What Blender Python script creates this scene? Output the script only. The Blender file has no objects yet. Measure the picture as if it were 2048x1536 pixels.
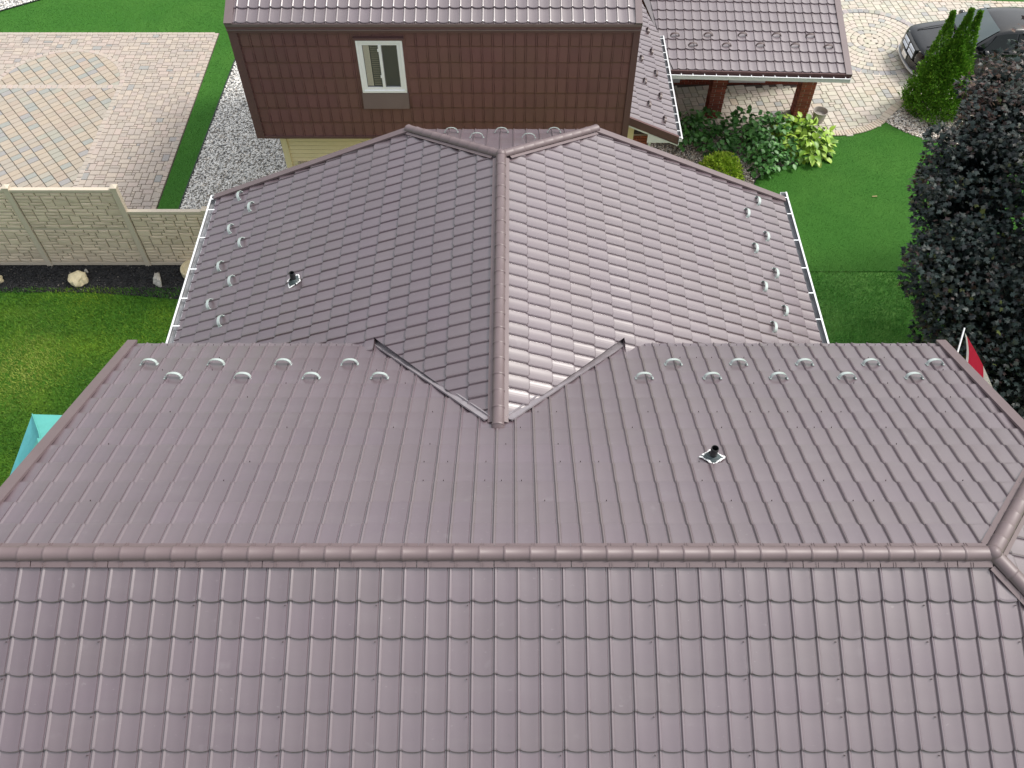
import bpy, math, random
import numpy as np
from mathutils import Vector, Matrix
random.seed(7); RNG = np.random.default_rng(7)
R = math.radians
scn = bpy.context.scene
COL = scn.collection

# ---------------------------------------------------------------- camera, light, exposure
cam_d = bpy.data.cameras.new("camera"); cam = bpy.data.objects.new("camera", cam_d); COL.objects.link(cam)
CAM_H, PITCH, FPX = 15.72, 53.0, 1765.0
cam_d.sensor_width = 36.0; cam_d.lens = FPX / 2048 * 36.0; cam_d.clip_end = 800.0; cam_d.clip_start = 0.1
cam.location = (0, 0, CAM_H); cam.rotation_euler = (R(90 - PITCH), 0, 0)
scn.camera = cam
SUN_EL, SUN_AZ = 53.0, 68.0          # azimuth clockwise from +Y (far side), i.e. from the far right
w = bpy.data.worlds.new("World"); scn.world = w; w.use_nodes = True
nt = w.node_tree; nt.nodes.clear()
sky = nt.nodes.new("ShaderNodeTexSky"); sky.sky_type = 'NISHITA'; sky.sun_disc = False
sky.sun_elevation = R(SUN_EL); sky.sun_rotation = R(SUN_AZ); sky.dust_density = 6.0; sky.air_density = 1.0; sky.ozone_density = 1.0
tc = nt.nodes.new("ShaderNodeTexCoord"); cn = nt.nodes.new("ShaderNodeTexNoise")
cn.inputs["Scale"].default_value = 2.2; cn.inputs["Detail"].default_value = 6; cn.inputs["Roughness"].default_value = 0.55
nt.links.new(tc.outputs["Generated"], cn.inputs["Vector"])
cr = nt.nodes.new("ShaderNodeMapRange"); cr.inputs[1].default_value = 0.3; cr.inputs[2].default_value = 0.62
cr.inputs[3].default_value = 0.45; cr.inputs[4].default_value = 0.85
nt.links.new(cn.outputs["Fac"], cr.inputs[0])
cm = nt.nodes.new("ShaderNodeMix"); cm.data_type = 'RGBA'
nt.links.new(cr.outputs[0], cm.inputs[0]); nt.links.new(sky.outputs[0], cm.inputs[6])
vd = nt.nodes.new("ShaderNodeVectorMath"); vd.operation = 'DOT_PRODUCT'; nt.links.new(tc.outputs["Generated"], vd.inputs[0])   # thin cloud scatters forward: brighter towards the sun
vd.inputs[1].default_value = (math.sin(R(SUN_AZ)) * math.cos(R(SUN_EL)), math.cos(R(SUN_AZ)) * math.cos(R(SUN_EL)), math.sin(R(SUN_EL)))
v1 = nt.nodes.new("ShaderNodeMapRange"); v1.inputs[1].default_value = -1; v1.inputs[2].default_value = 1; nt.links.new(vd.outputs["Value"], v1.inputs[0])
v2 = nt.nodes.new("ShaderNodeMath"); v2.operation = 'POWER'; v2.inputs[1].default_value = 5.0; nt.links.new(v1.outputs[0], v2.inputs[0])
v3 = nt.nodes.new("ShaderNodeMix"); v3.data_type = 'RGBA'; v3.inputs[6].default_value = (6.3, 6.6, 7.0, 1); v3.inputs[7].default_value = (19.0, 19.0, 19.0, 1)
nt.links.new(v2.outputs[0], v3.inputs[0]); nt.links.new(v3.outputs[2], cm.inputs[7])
bg = nt.nodes.new("ShaderNodeBackground"); bg.inputs[1].default_value = 0.07
out = nt.nodes.new("ShaderNodeOutputWorld")
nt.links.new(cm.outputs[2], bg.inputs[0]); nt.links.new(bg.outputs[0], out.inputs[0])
sd = bpy.data.lights.new("sun", 'SUN'); so = bpy.data.objects.new("sun", sd); COL.objects.link(so)
sd.energy = 1.5; sd.angle = R(12); sd.color = (1.0, 0.96, 0.9)
_d = Vector((-math.sin(R(SUN_AZ)) * math.cos(R(SUN_EL)), -math.cos(R(SUN_AZ)) * math.cos(R(SUN_EL)), -math.sin(R(SUN_EL))))
so.rotation_euler = _d.to_track_quat('-Z', 'Y').to_euler(); so.location = (30, 20, 40)
scn.view_settings.view_transform = 'Standard'; scn.view_settings.look = 'None'
scn.view_settings.exposure = 0.7; scn.view_settings.gamma = 1.0; scn.view_settings.use_curve_mapping = False
scn.cycles.max_bounces = 6; scn.cycles.diffuse_bounces = 3; scn.cycles.glossy_bounces = 3
scn.cycles.use_denoising = True

def project(p):
    t = R(PITCH); d = (p[0], p[1], p[2] - CAM_H)
    z = d[1] * math.cos(t) - d[2] * math.sin(t); y = d[1] * math.sin(t) + d[2] * math.cos(t)
    return 1024 + FPX * d[0] / z, 768 - FPX * y / z, z

# ---------------------------------------------------------------- object helpers
WM = {}
def link(o, parent=None, mw=None):
    COL.objects.link(o)
    mw = mw if mw is not None else Matrix.Identity(4)
    if parent is not None:
        o.parent = parent; o.matrix_parent_inverse = WM[parent.name].inverted()
    o.matrix_basis = mw; WM[o.name] = mw
    return o
def tag(o, label=None, cat=None, group=None, kind=None):
    if label: o["label"] = label
    if cat: o["category"] = cat
    if group: o["group"] = group
    if kind: o["kind"] = kind
    return o
def thing(name, label, cat, loc=(0, 0, 0), group=None):
    o = bpy.data.objects.new(name, None); o.empty_display_size = 0.3
    link(o, None, Matrix.Translation(loc)); return tag(o, label, cat, group)
def inst(name, me, parent, mw):
    return link(bpy.data.objects.new(name, me), parent, mw)
def mesh(name, V, F, mat, smooth=None, tint=None):
    me = bpy.data.meshes.new(name)
    if isinstance(V, np.ndarray) and isinstance(F, np.ndarray):
        nf, k = F.shape
        me.vertices.add(len(V)); me.vertices.foreach_set("co", V.astype(np.float32).ravel())
        me.loops.add(nf * k); me.loops.foreach_set("vertex_index", F.astype(np.int32).ravel())
        me.polygons.add(nf); me.polygons.foreach_set("loop_start", np.arange(0, nf * k, k, dtype=np.int32))
        me.update(calc_edges=True)
    else:
        me.from_pydata([tuple(v) for v in V], [], [tuple(f) for f in F]); me.update()
    if mat: me.materials.append(mat)
    if smooth is not None:
        me.polygons.foreach_set("use_smooth", [True] * len(me.polygons))
        if smooth < 179: me.set_sharp_from_angle(angle=R(smooth))
    if tint is not None:
        a = me.color_attributes.new("tint", 'FLOAT_COLOR', 'POINT')
        t = np.asarray(tint, dtype=np.float32)
        if t.ndim == 1: t = np.tile(t, (len(me.vertices), 1))
        if t.shape[1] == 3: t = np.hstack([t, np.ones((len(t), 1), np.float32)])
        a.data.foreach_set("color", t.ravel())
    return me
def obj(name, V, F, mat, parent=None, smooth=None, tint=None, mw=None):
    return link(bpy.data.objects.new(name, mesh(name, V, F, mat, smooth, tint)), parent, mw)

class MB:
    """collects shapes into one mesh"""
    def __init__(s): s.v = []; s.f = []; s.t = []
    def add(s, V, F, tint=None):
        o = len(s.v); s.v += [tuple(v) for v in V]; s.f += [tuple(i + o for i in f) for f in F]
        s.t += [tuple(tint) if tint is not None else (1, 1, 1)] * len(V); return s
    def obox(s, o, X, Y, Z, tint=None):
        o, X, Y, Z = map(Vector, (o, X, Y, Z))
        V = [o, o + X, o + X + Y, o + Y, o + Z, o + X + Z, o + X + Y + Z, o + Y + Z]
        return s.add(V, [(3, 2, 1, 0), (4, 5, 6, 7), (0, 1, 5, 4), (1, 2, 6, 5), (2, 3, 7, 6), (3, 0, 4, 7)], tint)
    def box(s, x0, y0, z0, x1, y1, z1, tint=None):
        return s.obox((x0, y0, z0), (x1 - x0, 0, 0), (0, y1 - y0, 0), (0, 0, z1 - z0), tint)
    def bar(s, a, b, wd, ht, up=(0, 0, 1), tint=None):
        a, b, up = Vector(a), Vector(b), Vector(up); d = (b - a); sd_ = d.cross(up).normalized(); u = sd_.cross(d).normalized()
        return s.obox(a - sd_ * wd / 2 - u * ht / 2, d, sd_ * wd, u * ht, tint) if False else s.obox(a - sd_ * wd / 2 - u * ht / 2, sd_ * wd, d, u * ht, tint)
    def tube(s, pts, rad, n=8, caps=True, tint=None):
        pts = [Vector(p) for p in pts]; rad = rad if isinstance(rad, (list, tuple)) else [rad] * len(pts)
        V = []; F = []
        for i, p in enumerate(pts):
            d = (pts[min(i + 1, len(pts) - 1)] - pts[max(i - 1, 0)]).normalized()
            a = d.cross(Vector((0, 0, 1)) if abs(d.z) < 0.9 else Vector((1, 0, 0))).normalized(); b = d.cross(a)
            V += [p + (a * math.cos(2 * math.pi * k / n) + b * math.sin(2 * math.pi * k / n)) * rad[i] for k in range(n)]
        for i in range(len(pts) - 1):
            for k in range(n):
                F.append((i * n + k, i * n + (k + 1) % n, (i + 1) * n + (k + 1) % n, (i + 1) * n + k))
        if caps: F += [tuple(range(n))[::1], tuple((len(pts) - 1) * n + k for k in reversed(range(n)))]
        return s.add(V, F, tint)
    def lathe(s, c, prof, n=20, tint=None):
        V = []; F = []
        for r_, z in prof: V += [(c[0] + r_ * math.cos(2 * math.pi * k / n), c[1] + r_ * math.sin(2 * math.pi * k / n), c[2] + z) for k in range(n)]
        for i in range(len(prof) - 1):
            for k in range(n): F.append((i * n + k, i * n + (k + 1) % n, (i + 1) * n + (k + 1) % n, (i + 1) * n + k))
        return s.add(V, F, tint)
    def poly(s, pts, tint=None): return s.add(pts, [tuple(range(len(pts)))], tint)
    def prism(s, pts, ext, tint=None):
        n = len(pts); e = Vector(ext); V = [Vector(p) for p in pts] + [Vector(p) + e for p in pts]
        return s.add(V, [tuple(reversed(range(n))), tuple(range(n, 2 * n))] + [(i, (i + 1) % n, n + (i + 1) % n, n + i) for i in range(n)], tint)
    def build(s, name, mat, parent=None, smooth=None, mw=None, tinted=False):
        import bmesh
        me = mesh(name, s.v, s.f, mat, None, s.t if tinted else None)
        bm = bmesh.new(); bm.from_mesh(me); bmesh.ops.recalc_face_normals(bm, faces=bm.faces); bm.to_mesh(me); bm.free()
        if smooth is not None:
            me.polygons.foreach_set("use_smooth", [True] * len(me.polygons)); me.set_sharp_from_angle(angle=R(smooth))
        return link(bpy.data.objects.new(name, me), parent, mw)

# ---------------------------------------------------------------- materials
def mat(name, col, rough=0.6, spec=0.5, metal=0.0, coat=0.0, coat_r=0.2, coat_ior=1.5, tint=False, noise=(), bump=None, rand=0.0, sheen=0.0):
    """noise: list of (scale, lo, hi, fac, colour) mixes; bump: (scale, strength, distance)"""
    m = bpy.data.materials.new(name); m.use_nodes = True; n = m.node_tree; b = n.nodes["Principled BSDF"]; L = n.links.new
    b.inputs["Roughness"].default_value = rough; b.inputs["Specular IOR Level"].default_value = spec
    b.inputs["Metallic"].default_value = metal; b.inputs["Coat Weight"].default_value = coat; b.inputs["Coat Roughness"].default_value = coat_r; b.inputs["Coat IOR"].default_value = coat_ior
    geo = n.nodes.new("ShaderNodeNewGeometry"); cur = None
    def rgb(c): 
        x = n.nodes.new("ShaderNodeRGB"); x.outputs[0].default_value = (*c, 1); return x.outputs[0]
    cur = rgb(col)
    if tint:
        a = n.nodes.new("ShaderNodeAttribute"); a.attribute_name = "tint"
        x = n.nodes.new("ShaderNodeMix"); x.data_type = 'RGBA'; x.blend_type = 'MULTIPLY'; x.inputs[0].default_value = 1
        L(cur, x.inputs[6]); L(a.outputs["Color"], x.inputs[7]); cur = x.outputs[2]
    for sc, lo, hi, fac, c2 in noise:
        t = n.nodes.new("ShaderNodeTexNoise"); t.inputs["Detail"].default_value = 5
        if isinstance(sc, tuple):
            mp = n.nodes.new("ShaderNodeMapping"); mp.inputs["Scale"].default_value = sc; L(geo.outputs["Position"], mp.inputs[0]); L(mp.outputs[0], t.inputs["Vector"]); t.inputs["Scale"].default_value = 1
        else:
            L(geo.outputs["Position"], t.inputs["Vector"]); t.inputs["Scale"].default_value = sc
        r_ = n.nodes.new("ShaderNodeMapRange"); r_.inputs[1].default_value = lo; r_.inputs[2].default_value = hi; r_.inputs[3].default_value = 0; r_.inputs[4].default_value = fac
        L(t.outputs["Fac"], r_.inputs[0])
        x = n.nodes.new("ShaderNodeMix"); x.data_type = 'RGBA'; L(r_.outputs[0], x.inputs[0]); L(cur, x.inputs[6]); x.inputs[7].default_value = (*c2, 1); cur = x.outputs[2]
    if rand:
        oi = n.nodes.new("ShaderNodeObjectInfo"); r_ = n.nodes.new("ShaderNodeMapRange"); r_.inputs[3].default_value = 1 - rand; r_.inputs[4].default_value = 1 + rand
        L(oi.outputs["Random"], r_.inputs[0]); h = n.nodes.new("ShaderNodeHueSaturation"); L(r_.outputs[0], h.inputs["Value"]); L(cur, h.inputs["Color"]); cur = h.outputs[0]
    L(cur, b.inputs["Base Color"])
    if bump:
        t = n.nodes.new("ShaderNodeTexNoise"); t.inputs["Scale"].default_value = bump[0]; t.inputs["Detail"].default_value = 4; L(geo.outputs["Position"], t.inputs["Vector"])
        bp = n.nodes.new("ShaderNodeBump"); bp.inputs["Strength"].default_value = bump[1]; bp.inputs["Distance"].default_value = bump[2]; L(t.outputs["Fac"], bp.inputs["Height"]); L(bp.outputs[0], b.inputs["Normal"])
    return m
M = {}
M['roof'] = mat("brown_steel_roof", (.124, .087, .1), .34, .8, coat=1.0, coat_r=.34, coat_ior=1.8, tint=True,
                noise=[(.9, .35, .7, .45, (.14, .102, .122)), (2.3, .4, .7, .25, (.115, .083, .09)), ((1.1, 6, 6), .5, .75, .2, (.175, .145, .15)), (5.0, .66, .8, .3, (.25, .22, .23)), ((18, 18, 60), .68, .76, .25, (.32, .29, .29)), (9.0, .7, .77, .4, (.1, .075, .08))], bump=(3.5, .12, .02))
M['trim'] = mat("brown_steel_trim", (.145, .102, .107), .5, .6, coat=.6, coat_r=.46, noise=[(3.0, .4, .7, .3, (.18, .135, .14))])
M['dark_trim'] = mat("dark_brown_trim", (.13, .073, .072), .5, .25, noise=[(3.0, .4, .7, .3, (.14, .082, .08))])
M['wall_tile'] = mat("dark_brown_wall_steel", (.165, .08, .08), .45, .35, tint=True, rand=.05, noise=[(1.2, .4, .65, .3, (.15, .09, .072))])
M['flash'] = mat("grey_valley_flashing", (.3, .27, .29), .3, .6, metal=.25, noise=[(6, .45, .7, .5, (.42, .4, .42))])
M['white'] = mat("white_painted_metal", (.78, .8, .82), .35, .5, noise=[(4, .5, .75, .2, (.6, .62, .62))])
M['white_vinyl'] = mat("white_vinyl", (.9, .93, .95), .3, .5)
M['gutter_in'] = mat("gutter_inside_grey", (.26, .27, .29), .5, .4, noise=[(6, .45, .65, .6, (.13, .13, .13))])
M['guard'] = mat("pale_grey_snow_guard", (.46, .53, .51), .2, .7, coat=.7)
M['guard_dark'] = mat("brown_snow_guard", (.1, .065, .062), .3, .6, coat=.3)
M['screw'] = mat("dark_screw", (.07, .05, .05), .5)
M['underlay'] = mat("black_underlay", (.015, .011, .011), .9)
M['black_plastic'] = mat("black_plastic", (.016, .018, .02), .45, .5)
M['rubber'] = mat("grey_green_rubber_boot", (.055, .075, .08), .45, .5, noise=[(30, .4, .7, .4, (.1, .13, .13))])
M['sealant'] = mat("white_sealant", (.85, .86, .86), .5, .4)
M['glass'] = mat("window_glass", (.03, .045, .05), .04, .9)
M['blind'] = mat("slatted_blind", (.17, .17, .13), .6)
M['curtain'] = mat("pale_curtain", (.5, .48, .4), .9)
M['siding'] = mat("beige_vinyl_siding", (.82, .71, .47), .5, .3, noise=[(2, .4, .7, .2, (.76, .65, .42))])
M['beige_dark'] = mat("siding_joint_shade", (.3, .25, .16), .8, .2)
M['beige'] = mat("beige_plastic", (.45, .39, .29), .5)
M['brick'] = mat("red_brick", (.3, .1, .07), .8, .2, tint=True, rand=.15, noise=[(40, .45, .7, .4, (.2, .06, .045))], bump=(60, .4, .01))
M['mortar'] = mat("pale_mortar", (.5, .4, .34), .9, .2, noise=[(25, .4, .7, .4, (.4, .32, .28))])
M['paver'] = mat("concrete_paver", (1, 1, 1), .85, .25, tint=True, noise=[(45, .5, .75, .16, (.62, .55, .5)), (4, .5, .75, .14, (.3, .27, .26))], bump=(80, .3, .005))
M['joint'] = mat("paver_joint_sand", (.1, .085, .075), .95, .1, noise=[(30, .4, .7, .5, (.15, .125, .11))])
M['stone_fence'] = mat("moulded_stone_fence", (.74, .62, .48), .75, .25, rand=.1, noise=[((5, 5, 26), .4, .7, .35, (.52, .45, .365)), (20, .5, .7, .3, (.7, .63, .52))], bump=(28, .5, .012))
M['fence_trim'] = mat("tan_fence_frame", (.66, .58, .47), .6, .3, noise=[(6, .45, .7, .3, (.58, .505, .41))], bump=(40, .15, .004))
M['fence_joint'] = mat("fence_joint_shade", (.24, .21, .17), .9, .1)
M['soil'] = mat("black_mulch", (.026, .027, .03), .9, .2, noise=[(14, .45, .7, .6, (.06, .058, .06)), (50, .6, .72, .6, (.14, .13, .12))], bump=(30, 1, .03))
M['chip'] = mat("mulch_chip", (1, 1, 1), .9, .2, tint=True)
M['gravel_base'] = mat("gravel_bed_base", (.42, .4, .37), .9, .2, noise=[(60, .4, .6, .8, (.24, .22, .2))])
M['pebble'] = mat("pebble", (1, 1, 1), .7, .3, tint=True)
M['turf'] = mat("artificial_turf", (.052, .18, .024), .75, .15, noise=[(.5, .4, .62, .6, (.078, .22, .034)), (1.7, .45, .65, .4, (.04, .15, .02)), ((9, 70, 1), .4, .7, .5, (.02, .105, .008)), (130, .45, .7, .5, (.014, .08, .006))], bump=(150, .8, .012))
M['lawn'] = mat("natural_lawn", (.07, .19, .018), .8, .15, noise=[(.8, .48, .66, .75, (.17, .3, .025)), (1.9, .4, .65, .5, (.045, .14, .014)), (7, .5, .7, .5, (.11, .22, .025)), (60, .45, .65, .5, (.035, .11, .01))], bump=(90, 1, .03))
M['lawn_pale'] = mat("thin_lawn", (.12, .33, .06), .8, .15, noise=[(1.1, .4, .66, .7, (.2, .42, .1)), (4, .45, .65, .6, (.08, .25, .045)), (60, .45, .65, .5, (.06, .2, .035))], bump=(90, 1, .03))
M['blade'] = mat("grass_blade", (1, 1, 1), .6, .25, tint=True)
M['edge'] = mat("black_edging", (.02, .035, .025), .6)
M['leaf'] = mat("leaf", (1, 1, 1), .42, .45, tint=True)
M['maple_leaf'] = mat("dark_maple_leaf", (1, 1, 1), .42, .42, tint=True)
M['spray'] = mat("conifer_spray", (1, 1, 1), .7, .2, tint=True)
M['bark'] = mat("bark", (.09, .065, .05), .9, .2, noise=[(12, .4, .7, .5, (.05, .036, .03))], bump=(25, .8, .03))
M['teal'] = mat("teal_canopy_fabric", (.12, .46, .42), .7, .25, noise=[(1.5, .4, .7, .3, (.14, .5, .46)), (8, .5, .7, .2, (.09, .38, .35))], bump=(4, .5, .05))
M['blue_fabric'] = mat("blue_canopy_fabric", (.11, .42, .45), .7, .25, noise=[(1.5, .4, .7, .3, (.13, .48, .5))], bump=(4, .5, .05))
M['red'] = mat("red_flag_cloth", (.72, .03, .085), .75, .2, noise=[((60, 60, 8), .45, .7, .12, (.5, .02, .05))])
M['flag_white'] = mat("white_flag_cloth", (.82, .84, .86), .75, .2)
M['car'] = mat("black_car_paint", (.004, .006, .009), .25, .3, coat=.7, coat_r=.02)
M['car_glass'] = mat("car_glass", (.008, .012, .012), .03, .45)
M['windscreen'] = mat("windscreen_glass", (.05, .08, .085), .04, .8, coat=.6, coat_r=.02)
M['chrome'] = mat("chrome", (.85, .87, .9), .28, .5, metal=1.0)
M['tyre'] = mat("tyre_rubber", (.02, .02, .021), .8)
M['lamp'] = mat("headlight_lens", (.6, .63, .66), .1, .8, coat=1)
M['rock_y'] = mat("cream_rock", (.72, .63, .42), .85, .2, noise=[(9, .4, .7, .5, (.55, .46, .3)), (25, .5, .7, .3, (.7, .64, .5))], bump=(18, .8, .03))
M['rock_g'] = mat("pale_grey_rock", (.5, .48, .44), .85, .2, noise=[(9, .4, .7, .5, (.36, .34, .3)), (25, .5, .7, .3, (.62, .6, .56))], bump=(18, .8, .03))
M['ground'] = mat("far_ground_grass", (.05, .14, .02), .9, .1, noise=[(.15, .4, .7, .5, (.07, .16, .03))])
M['wood_dark'] = mat("soffit_shade_board", (.5, .5, .5), .7)

# ---------------------------------------------------------------- the setting
def sheet(name, pts, z, m, kind="structure"):
    return tag(obj(name, [(p[0], p[1], z) for p in pts], [tuple(range(len(pts)))], m), kind=kind)
def inpoly(x, y, P):
    c = False; j = len(P) - 1
    for i in range(len(P)):
        if (P[i][1] > y) != (P[j][1] > y) and x < (P[j][0] - P[i][0]) * (y - P[i][1]) / (P[j][1] - P[i][1]) + P[i][0]: c = not c
        j = i
    return c
def smoothpath(P, n=6, closed=False):
    o = []; N = len(P)
    for i in range(N if closed else N - 1):
        p0, p1, p2, p3 = (P[(i - 1) % N], P[i], P[(i + 1) % N], P[(i + 2) % N]) if closed else (P[max(i - 1, 0)], P[i], P[i + 1], P[min(i + 2, N - 1)])
        for k in range(n):
            t = k / n
            o.append(tuple(.5 * (2 * p1[a] + (p2[a] - p0[a]) * t + (2 * p0[a] - 5 * p1[a] + 4 * p2[a] - p3[a]) * t * t + (3 * p1[a] - p0[a] - 3 * p2[a] + p3[a]) * t ** 3) for a in (0, 1)))
    if not closed: o.append(P[-1])
    return o
sheet("ground", [(-400, -400), (400, -400), (400, 400), (-400, 400)], -.012, M['ground'])
LAWN_L = [(-26, -6), (-4.6, -6), (-4.6, 14.6)] + [(-7.4 - k * .13, 14.36 + min(.24, k * .012) + random.uniform(-.05, .07)) for k in range(48)] + [(-26, 14.6)]
sheet("lawn", LAWN_L, .0, M['lawn'])
LAWN_R = [(4.4, -6), (30, -6), (30, 15.29), (4.4, 15.29)]
sheet("lawn", LAWN_R, .0, M['lawn_pale'])
EDGE_R = smoothpath([(6.3, 16.0), (6.45, 18.3), (6.75, 18.9), (7.4, 19.3), (8.3, 19.6), (8.68, 20.1), (8.78, 20.62), (9.25, 20.65), (9.75, 20.74), (10.22, 20.93), (10.68, 21.25)], 6)
TURF_R = [(5.0, 15.32), (22, 15.32), (22, 18.6), (14.5, 19.4)] + smoothpath([(13.2, 19.85), (12.41, 20.2), (11.53, 20.55), (11.0, 20.95), (10.7, 21.3)], 5) + list(reversed(EDGE_R)) + [(5.0, 16.0)]
sheet("artificial_turf", TURF_R, .008, M['turf'])
TURF_STRIP = [(-9.3, 15.62), (-8.75, 15.62), (-8.72, 18), (-8.55, 24.3), (-8.3, 26), (-7.5, 27.5), (-7, 31), (-15, 31), (-15.5, 27.85), (-16.75, 27.05), (-19, 26.6), (-19, 25.84), (-9.3, 25.84)]
sheet("artificial_turf", TURF_STRIP, .008, M['turf'])
GRAV_L = [(-8.72, 15.6), (-4.9, 15.6), (-4.9, 27), (-8.0, 27), (-8.52, 24.3), (-8.7, 18)]
sheet("gravel_bed", GRAV_L, .004, M['gravel_base'])
GRAV_TL = [(-20, 26.6), (-16.8, 27.06), (-15.55, 27.87), (-14.9, 31), (-20, 31)]
sheet("gravel_bed", GRAV_TL, .004, M['gravel_base'])
BED_R = [(3.2, 16.3), (6.3, 16.0)] + EDGE_R[:30] + [(8.55, 20.4), (7.2, 20.95), (3.0, 20.95)]
sheet("gravel_bed", BED_R, .004, M['gravel_base'])
BED_C = smoothpath([(10.7, 21.3), (11.0, 20.95), (11.53, 20.55), (12.41, 20.2), (13.2, 19.85)], 5) + [(14.5, 19.4), (22, 18.6), (22, 21.9), (14.6, 22.05), (13.4, 22.1), (11.9, 22.2)] + smoothpath([(11.6, 22.15), (11.2, 21.85), (10.7, 21.3)], 4)
sheet("gravel_bed", BED_C, .004, M['gravel_base'])
MULCH = [(-26, 14.6), (-12.4, 14.62), (-10.3, 14.62), (-9.0, 14.5), (-7.9, 14.38), (-4.9, 14.3), (-4.9, 15.62), (-26, 15.62)]
sheet("mulch_bed", MULCH, .004, M['soil'])

# loose stones, chips, grass blades: nobody could count them
def scatter_stones(name, poly, dens, smin, smax, cols, zmax=.02, weights=None, vis=None, m=None):
    xs = [p[0] for p in poly]; ys = [p[1] for p in poly]
    n = int((max(xs) - min(xs)) * (max(ys) - min(ys)) * dens)
    P = np.column_stack([RNG.uniform(min(xs), max(xs), n), RNG.uniform(min(ys), max(ys), n)])
    keep = np.array([inpoly(x, y, poly) and (vis is None or vis(x, y)) for x, y in P]); P = P[keep]; n = len(P)
    base = np.array([(1, 0, 0), (0, 1, 0), (-1, 0, 0), (0, -1, 0), (0, 0, .7), (0, 0, -.5)], float)
    F0 = np.array([(0, 1, 4), (1, 2, 4), (2, 3, 4), (3, 0, 4), (1, 0, 5), (2, 1, 5), (3, 2, 5), (0, 3, 5)])
    B = base[None] * RNG.uniform(.7, 1.3, (n, 6, 3)); s = RNG.uniform(smin, smax, (n, 1, 1)) * np.stack([np.ones((n, 1)), RNG.uniform(.55, 1, (n, 1)), RNG.uniform(.5, .9, (n, 1))], 2)
    B = B * s; a = RNG.uniform(0, 6.28, n); ca, sa = np.cos(a)[:, None], np.sin(a)[:, None]
    V = np.stack([B[:, :, 0] * ca - B[:, :, 1] * sa + P[:, None, 0], B[:, :, 0] * sa + B[:, :, 1] * ca + P[:, None, 1], B[:, :, 2] + RNG.uniform(.004, zmax, (n, 1)) + .006], 2)
    F = F0[None] + (np.arange(n) * 6)[:, None, None]
    C = np.array(cols)[RNG.choice(len(cols), n, p=weights)] * RNG.uniform(.8, 1.2, (n, 1))
    return tag(obj(name, V.reshape(-1, 3), F.reshape(-1, 3), m or M['pebble'], tint=np.repeat(C, 6, 0)), kind="stuff")
def infr(x, y, z=0, mg=40):
    u, v, d = project((x, y, z)); return -mg < u < 2048 + mg and -mg < v < 1536 + mg
PC = [(.9, .89, .86), (.8, .79, .76), (.62, .62, .6), (.42, .42, .42), (.22, .22, .225), (.83, .77, .7)]
scatter_stones("gravel", GRAV_L, 760, .024, .052, PC, weights=[.4, .27, .14, .07, .05, .07], vis=lambda x, y: infr(x, y) and not (x > -5.2 and y > 16.6))
scatter_stones("gravel", GRAV_TL, 700, .024, .052, PC, weights=[.36, .26, .15, .1, .05, .08], vis=infr)
PR = [(.85, .78, .7), (.74, .66, .57), (.55, .46, .39), (.3, .24, .2), (.11, .09, .08), (.9, .87, .83)]
scatter_stones("gravel", BED_R, 800, .02, .042, PR, weights=[.22, .2, .18, .14, .12, .14], vis=lambda x, y: infr(x, y) and y < 20.7)
scatter_stones("gravel", BED_C, 780, .022, .048, PR, weights=[.3, .22, .13, .07, .05, .23], vis=infr)
scatter_stones("mulch_chips", MULCH, 420, .015, .04, [(.03, .031, .034), (.05, .05, .053), (.022, .022, .024), (.1, .095, .09), (.22, .2, .18)], weights=[.42, .33, .19, .05, .01], vis=infr, m=M['chip'])
def blades(name, poly, dens, hmin, hmax, colf, vis=infr, wd=.006):
    xs = [p[0] for p in poly]; ys = [p[1] for p in poly]
    n = int((max(xs) - min(xs)) * (max(ys) - min(ys)) * dens)
    P = np.column_stack([RNG.uniform(min(xs), max(xs), n), RNG.uniform(min(ys), max(ys), n)])
    P = P[np.array([inpoly(x, y, poly) and vis(x, y) for x, y in P])]; n = len(P)
    a = RNG.uniform(0, 6.28, n); h = RNG.uniform(hmin, hmax, n); ln = RNG.uniform(.2, 1.1, n) * h; b = RNG.uniform(0, 6.28, n)
    wv = np.column_stack([np.cos(a), np.sin(a), 0 * a]) * wd; base = np.column_stack([P, 0 * a])
    tip = base + np.column_stack([np.cos(b) * ln, np.sin(b) * ln, h])
    V = np.stack([base - wv, base + wv, tip], 1).reshape(-1, 3); F = np.arange(3 * n).reshape(-1, 3)
    return tag(obj(name, V, F, M['blade'], tint=np.repeat(colf(P), 3, 0)), kind="stuff")
LAWN_PATCHES = [(-11.0, 12.3, (.75, .9), (.42, .46, .12), .75), (-12.1, 11.0, (.8, 1.2), (.3, .42, .05), .6), (-9.0, 10.6, (.9, .7), (.24, .36, .05), .5), (-10.0, 13.4, (1.0, .3), (.05, .14, .02), .5), (-11.6, 13.9, (.8, .25), (.22, .33, .05), .5), (-9.4, 12.2, (.9, .6), (.045, .15, .03), .6)]  # soft yellower, paler and darker green patches mixed into the blade colour
def ncol(P, c0, c1, c2, sc=.9, seed=0):
    x, y = P[:, 0] * sc + seed, P[:, 1] * sc
    f = .5 + .25 * np.sin(x * 1.7 + 2 * np.sin(y * .9)) + .25 * np.sin(y * 2.3 + 1.6 * np.sin(x * 1.3 + 1)); g = np.clip(f + RNG.normal(0, .22, len(P)), 0, 1)[:, None]
    c = np.where(g < .5, np.array(c0) + (np.array(c1) - c0) * g * 2, np.array(c1) + (np.array(c2) - c1) * (g - .5) * 2)
    c = c * RNG.uniform(.75, 1.25, (len(P), 1))
    for (bx_, by_, br, col_, am) in LAWN_PATCHES:
        d = np.exp(-(((P[:, 0] - bx_) / br[0]) ** 2 + ((P[:, 1] - by_) / br[1]) ** 2)) * am * RNG.uniform(.5, 1.2, len(P)); d = np.clip(d, 0, 1)[:, None]; c = c * (1 - d) + np.array(col_) * d
    return c
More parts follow.
